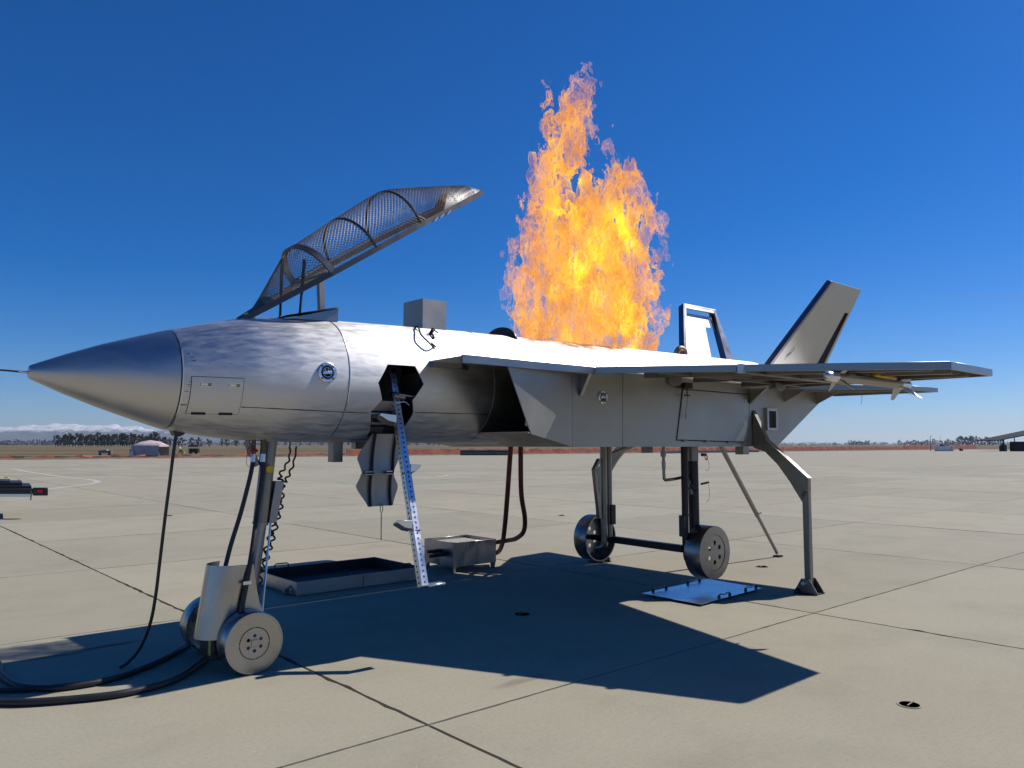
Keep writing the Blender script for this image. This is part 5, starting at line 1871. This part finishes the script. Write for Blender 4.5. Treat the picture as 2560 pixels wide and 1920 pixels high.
by_label = {}
for e in [o for o in COL.objects if o.get('category') == 'tree']:
    by_label.setdefault(e['label'], []).append(e)
for lb, es in by_label.items():
    if len(es) > 1:
        es.sort(key=lambda e: e.location.x / e.location.y)
        for i, e in enumerate(es):
            e['label'] = ordinal(i + 1) + ' from the left: ' + lb

# hazy belt of woods too far to tell the trees apart
wl = MB()
rw = random.Random(5)
for (ua, ub, y, hp) in ((-250, 140, 2600, 12), (140, 1300, 3000, 8), (1900, 2700, 3200, 7)):
    u = ua
    while u < ub:
        h_ = hp * rw.uniform(.45, 1.15) / F_PX * y
        for q in range(26):
            p = far_at(u, y + rw.uniform(-30, 30), 0) + Vector((rw.gauss(0, h_ * .45), 0, h_ * rw.random()))
            sz = h_ * rw.uniform(.12, .24)
            a1 = Vector((rw.gauss(0, 1), rw.gauss(0, 1), rw.gauss(0, 1))).normalized()
            a2 = a1.orthogonal().normalized()
            a3 = a1.cross(a2)
            wl.add([p + a2 * sz, p + a3 * sz, p - a2 * sz, p - a3 * sz], [(0, 1, 2, 3)], raw=True)
        u += rw.uniform(3, 6)
o = wl.build('far_woodland', M_LEAF, smooth=0)
tag(o, 'hazy belt of far woodland along the horizon', 'woodland', kind='stuff')

# ---- snowy mountains
m, nt, out = new_mat('mountain rock and snow')
b = nd(nt, 'ShaderNodeBsdfPrincipled')
g_ = nd(nt, 'ShaderNodeNewGeometry')
sx = nd(nt, 'ShaderNodeSeparateXYZ')
nt.links.new(g_.outputs['Position'], sx.inputs[0])
n_ = noisen(nt, g_.outputs['Position'], .006, 7, .7)
hh_ = mathn(nt, 'ADD', sx.outputs[2], mathn(nt, 'MULTIPLY_ADD', n_, 260, -130))
c = mixc(nt, ramp(nt, mathn(nt, 'DIVIDE', hh_, 300), [(.56, 0.0), (.70, 1.0)]), (.05, .06, .06), (.62, .60, .60))
nt.links.new(c, b.inputs['Base Color'])
b.inputs['Roughness'].default_value = .9
nt.links.new(b.outputs[0], out.inputs['Surface'])
MY = 9000
mb = MB()
NX, NY = 260, 16
for j in range(NY + 1):
    fy = j / NY
    for i in range(NX + 1):
        u = -900 + i * (2700 / NX)
        x = (u - 1280) / F_PX * MY
        fade = 1.0 if u < 250 else max(0.0, 1 - (u - 250) / 900)
        prof = math.sin(math.pi * min(1, .02 + fy * 1.0) * .5) if fy < .7 else math.cos((fy - .7) / .3 * math.pi / 2)
        rg = noise.fractal(Vector((x * .0018, fy * 2.2, 4.2)), .8, 2.1, 7)
        h_ = (245 + 75 * rg) * fade * max(0, prof) + 40 * noise.fractal(Vector((x * .004, fy * 7, 1.0)), 1.0, 2.0, 4) * prof
        mb.v.append(Vector((x * (1 + fy * .12), MY + fy * 2200, max(-20, h_) - 2)))
for j in range(NY):
    for i in range(NX):
        q = j * (NX + 1) + i
        mb.f.append((q, q + 1, q + NX + 2, q + NX + 1))
o = mb.build('mountains', m, smooth=0)
tag(o, kind='structure')

# ---- orange safety netting on posts along the apron edge
m, nt, out = new_mat('orange safety net')
b = nd(nt, 'ShaderNodeBsdfPrincipled')
n_ = noisen(nt, jet_coords(nt), .8, 4)
nt.links.new(ramp(nt, n_, [(.3, (.42, .06, .03)), (.7, (.72, .15, .07))]), b.inputs['Base Color'])
b.inputs['Roughness'].default_value = .6
tr__ = nd(nt, 'ShaderNodeBsdfTransparent')
mx_ = nd(nt, 'ShaderNodeMixShader')
mx_.inputs[0].default_value = .72
nt.links.new(tr__.outputs[0], mx_.inputs[1])
nt.links.new(b.outputs[0], mx_.inputs[2])
nt.links.new(mx_.outputs[0], out.inputs['Surface'])
M_NET = m
M_POST = plain('fence post steel', (.16, .12, .09), .7)


def net_fence(label, s_a, s_b, t_of, top, sag, step, sg_):
    e = empty('safety_fence', W((s_a + s_b) / 2, t_of((s_a + s_b) / 2), 0), label, 'fence', 'orange safety fences at the apron edge')
    n = MB(W)
    k = int((s_b - s_a) / .5)
    for i in range(k + 1):
        s = s_a + (s_b - s_a) * i / k
        ph = ((s - s_a) % step) / step
        tp = top * (1 - sag * math.sin(math.pi * ph)) + .14 * top * noise.noise(Vector((s * .9, sg_, 0)))
        off = .12 * noise.noise(Vector((s * .7, sg_, 2)))
        n.v += [W(s, t_of(s) + off, .02), W(s, t_of(s) + off * 2 + .05 * math.sin(s * 3), tp * .5), W(s, t_of(s) - off, tp)]
        if i:
            q = 3 * i
            n.f += [(q - 3, q, q + 1, q - 2), (q - 2, q + 1, q + 2, q - 1)]
    n.build('net', M_NET, e)
    s = s_a
    while s <= s_b + .01:
        MB(W).tube([(s, t_of(s) - .06, 0), (s + .03, t_of(s) - .06, top + .12)], .025, 5).build('post', M_POST, e)
        s += step
    return e


edge = tB - 5.0
net_fence('slumped dark red netting at the far left, left of the tent', -6, 34, lambda s: edge - 1.5, .42, .45, 3.6, 1)
net_fence('low red netting behind the tent and the crouching person', 34.5, 58, lambda s: edge - 1.5, .36, .4, 3.9, 2)
net_fence('standing orange netting seen between nose leg and red hoses', 58.5, 106, lambda s: edge - 2.0, .95, .12, 3.0, 3)
net_fence('standing orange netting seen between the main gear legs', 106.5, 170, lambda s: edge - 2.0, 1.0, .14, 3.2, 4)
net_fence('long orange netting running from the outrigger to the lamp post', 170.5, 262, lambda s: edge - 2.0, 1.15, .2, 4.6, 5)
net_fence('bright orange netting between the white hut and the shelter', 262.5, 330, lambda s: edge - 4.0, 1.5, .1, 4.8, 6)

tpb = MB()
for i in range(30):
    u0, u1 = 1655 + i * 8, 1655 + (i + 1) * 8
    h0, h1 = .45 + .16 * noise.noise(Vector((i * .5, 0, 7))), .45 + .16 * noise.noise(Vector(((i + 1) * .5, 0, 7)))
    tpb.add([far_at(u0, 141 + i * .9, .02), far_at(u1, 141.9 + i * .9, .02), far_at(u1, 142.1 + i * .9, h1), far_at(u0, 141.2 + i * .9, h0)], [(0, 1, 2, 3)], raw=True)
    tpb.add([far_at(u0, 141.2 + i * .9, h0), far_at(u1, 142.1 + i * .9, h1), far_at(u1, 142.6 + i * .9, .02), far_at(u0, 141.7 + i * .9, .02)], [(0, 1, 2, 3)], raw=True)
o = tpb.build('black_tarpaulin', M_BLACKP)
tag(o, 'long low black tarpaulin in front of the netting, seen between the main gear legs', 'tarpaulin')

# ---- shade tent
tn = empty('shade_tent', far_at(379, 101, 0), 'small pale pink shade tent with grey side walls at the apron edge', 'tent')
cx, cyy = tn.location.x, tn.location.y
m_roof = plain('faded pink canvas', (.50, .40, .41), .9, scale=2)
m_wallc = plain('grey mesh cloth', (.42, .41, .40), .9, scale=2)
m_white = plain('white cloth', (.75, .73, .72), .9, scale=2)
wd_, dp_ = 1.75, 1.5


def T_(x, y, z):
    return Vector((cx + x, cyy + y, z))


rf = MB(T_)
n8 = 8
for (xa, ya, xb, yb) in ((-wd_, -dp_, wd_, -dp_), (wd_, -dp_, wd_, dp_), (wd_, dp_, -wd_, dp_), (-wd_, dp_, -wd_, -dp_)):
    rf.add([(xa, ya, 1.52), (xb, yb, 1.52), (xb * .5, yb * .5, 2.0), (xa * .5, ya * .5, 2.0)], [(0, 1, 2, 3)])
    rf.add([(xa * .5, ya * .5, 2.0), (xb * .5, yb * .5, 2.0), (0, 0, 2.2)], [(0, 1, 2)])
    rf.add([(xa, ya, 1.52), (xb, yb, 1.52), (xb, yb, 1.36), (xa, ya, 1.36)], [(0, 1, 2, 3)])
rf.build('tent_roof', m_roof, tn, smooth=60)
for (xa, ya, xb, yb) in ((-wd_, -dp_, 0, -dp_), (0, -dp_ - .04, wd_, -dp_), (-wd_, dp_, -wd_ * .98, -dp_), (wd_, dp_, -wd_, dp_)):
    w_ = MB(T_)
    for q in range(6):
        f0, f1 = q / 6, (q + 1) / 6
        bl0, bl1 = .05 * math.sin(f0 * 9), .05 * math.sin(f1 * 9)
        w_.add([(xa + (xb - xa) * f0, ya + (yb - ya) * f0 + bl0, .03), (xa + (xb - xa) * f1, ya + (yb - ya) * f1 + bl1, .03), (xa + (xb - xa) * f1, ya + (yb - ya) * f1, 1.38), (xa + (xb - xa) * f0, ya + (yb - ya) * f0, 1.38)], [(0, 1, 2, 3)])
    w_.build('tent_wall', m_wallc, tn)
for sx_ in (-1, 1):
    for sy_ in (-1, 1):
        MB(T_).tube([(sx_ * wd_, sy_ * dp_, 0), (sx_ * wd_, sy_ * dp_, 1.5)], .025, 6).build('tent_pole', M_LEG, tn)
for pts_ in ([(-wd_ - .10, -dp_ - .3, 0), (-wd_ + .55, -dp_ - .35, 0), (-wd_ + .15, -dp_ - .12, 1.4)], [(wd_ + .05, -dp_ - .1, .75), (wd_ + .62, -dp_ - .4, 0), (wd_ + .05, -dp_ - .12, .15)]):
    MB(T_).add(pts_, [(0, 1, 2)]).build('tent_flap', m_white, tn, smooth=0)
MB(T_).box(-wd_ - .85, -wd_ - .05, -.2, 1.2, .45, 1.05).build('tent_annex', m_wallc, tn)

# ---- crouching person by the tent
pr = empty('person', far_at(458, 102.5, 0), 'person in white helmet, dark green jacket and yellow trousers bending forward beside the tent', 'person')
px, py = pr.location.x, pr.location.y


def skin_fig(name, pts_, edges, radii, mat, root=0):
    me = bpy.data.meshes.new(name)
    me.from_pydata(pts_, edges, [])
    o = bpy.data.objects.new(name, me)
    COL.objects.link(o)
    o.modifiers.new('skin', 'SKIN')
    for i, sv in enumerate(me.skin_vertices[0].data):
        sv.radius = (radii[i], radii[i])
        sv.use_root = (i == root)
    ss = o.modifiers.new('sub', 'SUBSURF')
    ss.levels = ss.render_levels = 2
    bpy.context.view_layer.update()
    bake(o)
    o.data.materials.clear()
    o.data.materials.append(mat)
    o.data.shade_smooth()
    o.parent = pr
    return o


# pelvis at .62 m, bent knees, trunk leaning to the left (towards -x), arms reaching down
BP = [(.12, 0, .60), (.02, -.02, .78), (-.14, -.03, .95), (-.20, -.03, 1.02), (-.26, -.04, 1.13),
      (.16, -.10, .55), (.05, -.16, .32), (.16, -.12, .06), (.06, -.16, .03),
      (.18, .10, .55), (.10, .14, .30), (.24, .12, .06), (.14, .14, .03),
      (-.17, -.18, .93), (-.24, -.22, .70), (-.33, -.20, .50), (-.37, -.19, .42),
      (-.15, .13, .93), (-.22, .18, .72), (-.28, .14, .50), (-.31, .12, .42)]
BE = [(0, 1), (1, 2), (2, 3), (3, 4), (0, 5), (5, 6), (6, 7), (7, 8), (0, 9), (9, 10), (10, 11), (11, 12), (2, 13), (13, 14), (14, 15), (15, 16), (2, 17), (17, 18), (18, 19), (19, 20)]
BR_ = [.14, .13, .15, .06, .10, .10, .075, .055, .05, .10, .075, .055, .05, .07, .05, .04, .04, .07, .05, .04, .04]
skin_fig('body', BP, BE, BR_, plain('dark green jacket', (.035, .05, .03), .8))
skin_fig('trousers', [(.12, 0, .62), (.16, -.10, .55), (.05, -.16, .32), (.16, -.12, .10), (.18, .10, .55), (.10, .14, .30), (.24, .12, .10)], [(0, 1), (1, 2), (2, 3), (0, 4), (4, 5), (5, 6)], [.16, .13, .10, .085, .13, .10, .085], plain('yellow trousers', (.62, .55, .07), .7))
hm = MB().lathe((-.28, -.04, 1.17), (-.15, 0, 1), [(-.10, .09), (-.05, .135), (-.03, .125), (.05, .115), (.10, .07), (.12, 0)], 16).build('helmet', plain('white helmet', (.8, .8, .78), .4), None)
hm.parent = pr
MB_ = None

# ---- dark cage trailer in the field
cgx = empty('cage_trailer', far_at(489, 136, 0), 'black open cage trailer with a ridged top in the field right of the person', 'trailer')
X_, Y_ = cgx.location.x, cgx.location.y


def Q_(x, y, z):
    return Vector((X_ + x, Y_ + y, z))


MB(Q_).box(-.75, .75, -.5, .5, .25, .95).build('crate_body', M_BLACKP, cgx)
for x in (-.85, -.42, 0, .42, .85):
    MB(Q_).bar((x * .95, -.55, .2), (x * .95, -.55, 1.25), .05, .05).build('cage_post', M_BLACKP, cgx)
tp_ = MB(Q_)
tp_.hexa([(-.95, -.6, 1.25), (.95, -.6, 1.25), (.72, -.6, 1.55), (-.72, -.6, 1.55)], [(-.95, .6, 1.25), (.95, .6, 1.25), (.72, .6, 1.55), (-.72, .6, 1.55)])
tp_.build('cage_roof', M_BLACKP, cgx)
for x in (-.5, .5):
    MB(Q_).lathe((X_ + x, Y_ - .55, .22), (0, 1, 0), [(0, .22), (.15, .22)], 14).build('wheel', M_RUBBER, cgx)

# ---- stack of green pipes and low green roll
m_gr = plain('green plastic pipe', (.01, .10, .055), .5)
gs_ = empty('pipe_stack', far_at(1212, 117, 0), 'long low stack of dark green pipes behind the red hoses', 'pipes')
for r_, zz in ((0, .12), (1, .32), (2, .52), (3, .70)):
    a_, b2 = far_at(1151, 117, zz), far_at(1272, 117, zz)
    MB().tube([a_, b2], .10, 10, raw=True).build('pipe', m_gr if r_ % 3 else plain('dark blue pipe', (.012, .03, .06), .5), gs_)
gr2 = MB().tube([far_at(-40, 92, .2), far_at(120, 93, .22), far_at(240, 95, .2), far_at(300, 96, .18)], .09, 8, raw=True).build('green_pipe_roll', plain('pale green plastic', (.12, .33, .22), .6))
tag(gr2, 'thin pale green pipe lying along the far left edge of the apron', 'pipe')
tr2 = empty('utility_cart', far_at(268, 118, 0), 'low blue-grey utility cart in the field beyond the pale green pipe', 'cart')
X2, Y2 = tr2.location.x, tr2.location.y
MB().bar((X2 - .95, Y2, .55), (X2 + .95, Y2, .55), .6, .35, raw=True).build('cart_body', plain('blue-grey paint', (.12, .17, .2), .6), tr2)
MB().bar((X2 - .4, Y2 - .05, .80), (X2 + .3, Y2 - .05, .80), .5, .14, raw=True).build('cart_load', plain('pale load', (.5, .5, .48), .7), tr2)
for x in (-.7, .7):
    MB().lathe((X2 + x, Y2 - .32, .2), (0, 1, 0), [(0, .2), (.1, .2)], 14).build('wheel', M_RUBBER, tr2)

# ---- flatbed trailer at the left edge
fb_ = empty('flatbed_trailer', Vector((-11.2, 17.0, 0)), 'black flatbed trailer end with a red tail light at the left edge', 'trailer')
M_PT = plain('trailer black', (.012, .012, .014), .45)
E0 = W(3.71, -19.61, 0)
ex, ey = E0.x, E0.y


def Tt(x, y, z):
    """x leftwards from the tail end, y away from the viewer"""
    return Vector((ex - x - .66 * y, ey + y, z))


MB(Tt).box(0, .33, -.05, .12, .49, .66).build('tail_beam', M_PT, fb_, bevel=.01)
MB(Tt).box(.335, 3.5, .0, 1.4, .53, .64).build('deck', M_PT, fb_, bevel=.006)
MB(Tt).box(.36, 3.5, .1, 1.3, .645, .70).build('deck_board', M_PT, fb_, bevel=.006)
MB(Tt).box(.56, 3.5, .2, 1.2, .705, .77).build('load_rack', M_PT, fb_, bevel=.006)
MB(Tt).box(.83, 3.5, .22, 1.18, .775, .80).build('load_rack', M_PT, fb_, bevel=.006)
MB(Tt).box(.36, 3.5, .03, .10, .46, .525).build('rub_rail', M_BRIGHT, fb_, bevel=.004)
MB(Tt).tube([(.11, -.055, .585), (.22, -.055, .585)], .03, 12).build('tail_light', plain('red lens', (.45, .01, .02), .25), fb_)
MB(Tt).tube([(.355, -.02, .60), (.37, -.02, .39)], .014, 8).build('drop_pin', M_LEG, fb_)
MB(Tt).tube([(.93, .3, .79), (.93, .3, .88)], .008, 6).build('valve_stem', M_YEL, fb_)
MB(Tt).bar((.88, .3, .88), (.98, .3, .88), .02, .012).build('valve_wheel', M_YEL, fb_)
MB(Tt).tube([(.65, .3, .77), (.645, .3, .84)], .008, 6).build('rack_pin', M_LEG, fb_)
for y in (.25, 1.15):
    MB(Tt).lathe(Tt(2.6, y, .30), (0, 1, 0), [(-.09, .22), (-.06, .30), (.06, .30), (.09, .22)], 24).build('trailer_wheel', M_RUBBER, fb_)

# ---- right horizon: hut, lamp post, antenna, shelter, small machine
hut = empty('white_hut', far_at(2362, 196, 0), 'white boxy hut with dark rooftop units beside the lamp post', 'hut')
hx, hy = hut.location.x, hut.location.y


def H_(x, y, z):
    return Vector((hx + x, hy + y, z))


m_hut = plain('hut paint', (.62, .63, .64), .7, scale=.6)
MB(H_).box(-1.85, 1.75, -.2, 2.2, 0, 1.25).build('hut_wall', m_hut, hut, bevel=.03)
MB(H_).box(-1.95, 1.85, -.3, 2.3, 1.253, 1.33).build('hut_roof', plain('hut roof', (.5, .5, .5), .7), hut, bevel=.02)
MB(H_).box(-1.0, -.25, .3, 1.2, 1.335, 1.75).build('roof_unit', M_BLACKP, hut, bevel=.02)
MB(H_).box(-1.3, -1.1, .3, .8, 1.335, 1.5).build('roof_unit', M_BLACKP, hut)
MB(H_).box(.3, 1.0, .3, 1.2, 1.335, 1.48).build('roof_unit', M_BLACKP, hut)
MB(H_).box(.9, 1.5, -.22, -.205, .05, 1.1).build('hut_door', plain('hut door paint', (.4, .42, .45), .6), hut)
an = MB().tube([far_at(2348, 197, 1.33), far_at(2348, 197, 3.9)], .035, 6, raw=True).build('antenna_mast', M_LEG)
tag(an, 'thin upright antenna mast on the white hut roof', 'antenna')
lp_ = empty('lamp_post', far_at(2323, 205, 0), 'dark lamp post with a single short arm left of the white hut', 'lamp')
X3, Y3 = lp_.location.x, lp_.location.y
MB().tube([(X3, Y3, 0), (X3, Y3, 3.7)], .07, 8, raw=True, radii=[.09, .06]).build('pole', M_BLACKP, lp_)
MB().tube([(X3, Y3, 3.68), (X3 + .25, Y3, 3.9)], .05, 6, raw=True).build('arm', M_BLACKP, lp_)
MB().bar((X3 + .15, Y3, 3.88), (X3 + .45, Y3, 3.95), .2, .12, raw=True).build('lamp_head', M_BLACKP, lp_)
mc = empty('small_machine', far_at(2398, 200, 0), 'small dark machine on the verge right of the white hut', 'machine')
X4, Y4 = mc.location.x, mc.location.y
MB().bar((X4 - .35, Y4, .45), (X4 + .35, Y4, .45), .5, .5, raw=True).build('machine_body', M_BLACKP, mc, bevel=.05)
for x in (-.25, .25):
    MB().lathe((X4 + x, Y4 - .28, .22), (0, 1, 0), [(0, .22), (.12, .22)], 12).build('wheel', M_RUBBER, mc)

sh_ = empty('open_shelter', far_at(2560, 190, 0), 'dark open-sided shelter with a rising roof at the right edge', 'shelter')
X5, Y5 = sh_.location.x, sh_.location.y
M_SHD = plain('shelter dark steel', (.02, .024, .032), .8, spec=.2)


def S_(x, y, z):
    return Vector((X5 + x, Y5 + y, z))


rf_ = MB(S_)
rf_.hexa([(-6.6, 0, 2.55), (8, 0, 5.4), (8, 9, 5.4), (-6.6, 9, 2.55)], [(-6.6, 0, 2.75), (8, 0, 5.75), (8, 9, 5.75), (-6.6, 9, 2.75)])
rf_.build('shelter_roof', M_SHD, sh_)
for x, y in ((-5.2, .5), (-3.7, 2.5), (-2.4, .4), (3, .5), (6.5, .5)):
    MB(S_).bar((x, y, 0), (x, y, 2.75 + (x + 6.6) * .2), .18, .18).build('shelter_post', M_SHD, sh_)
MB(S_).box(-1.5, 3, 1.5, 4, 0, 2.4).build('stored_tank', M_SHD, sh_, bevel=.2)
MB(S_).box(-4.0, -2.7, 2.9, 3.6, 0, 1.65).build('stored_crate', plain('grey crate paint', (.16, .17, .19), .7), sh_, bevel=.05)
MB(S_).box(-5.4, -4.7, .8, 1.8, 0, 1.35).build('stored_crate', M_SHD, sh_, bevel=.05)

# ---- contrails, far above the haze
m, nt, out = new_mat('contrail vapour')
b = nd(nt, 'ShaderNodeBsdfDiffuse')
b.inputs['Color'].default_value = (.9, .9, .9, 1)
t_ = nd(nt, 'ShaderNodeBsdfTransparent')
mx_ = nd(nt, 'ShaderNodeMixShader')
n_ = noisen(nt, nd(nt, 'ShaderNodeNewGeometry').outputs['Position'], .004, 4)
nt.links.new(mathn(nt, 'MULTIPLY', n_, .42), mx_.inputs[0])
nt.links.new(t_.outputs[0], mx_.inputs[1])
nt.links.new(b.outputs[0], mx_.inputs[2])
nt.links.new(mx_.outputs[0], out.inputs['Surface'])
ctg = 'faint contrails in the sky'


def sky_at(u, v, d):
    dx, dy = (u - 1280) / F_PX, (960 - v) / F_PX
    return Vector((dx, math.cos(PITCH) - dy * math.sin(PITCH), math.sin(PITCH) + dy * math.cos(PITCH))) * d + Vector((0, 0, 1.6))


o = MB().tube([sky_at(2330, 741, 15000), sky_at(2460, 742, 15000), sky_at(2800, 742, 15000)], 10, 8, raw=True, radii=[2, 7, 11]).build('contrail', m)
tag(o, 'faint straight contrail at the right edge of the sky', 'contrail', ctg)
o = MB().tube([sky_at(2100, 838, 16000), sky_at(2180, 846, 16000)], 6, 8, raw=True, radii=[5, 3]).build('contrail', m)
tag(o, 'short faint contrail just right of the near tail fin', 'contrail', ctg)

# ---- air: thin even haze round everything but the sky
HB = 11900
hz_ = MB()
hz_.box(-HB, HB, -400, HB, -60, 330)
o = hz_.build('haze', None, smooth=0)
m, nt, out = new_mat('haze')
pv = nd(nt, 'ShaderNodeVolumePrincipled')
pv.inputs['Color'].default_value = (.78, .87, 1.0, 1)
pv.inputs['Density'].default_value = 6e-5
pv.inputs['Anisotropy'].default_value = .2
nt.links.new(pv.outputs[0], out.inputs['Volume'])
o.data.materials.append(m)
tag(o, kind='stuff')
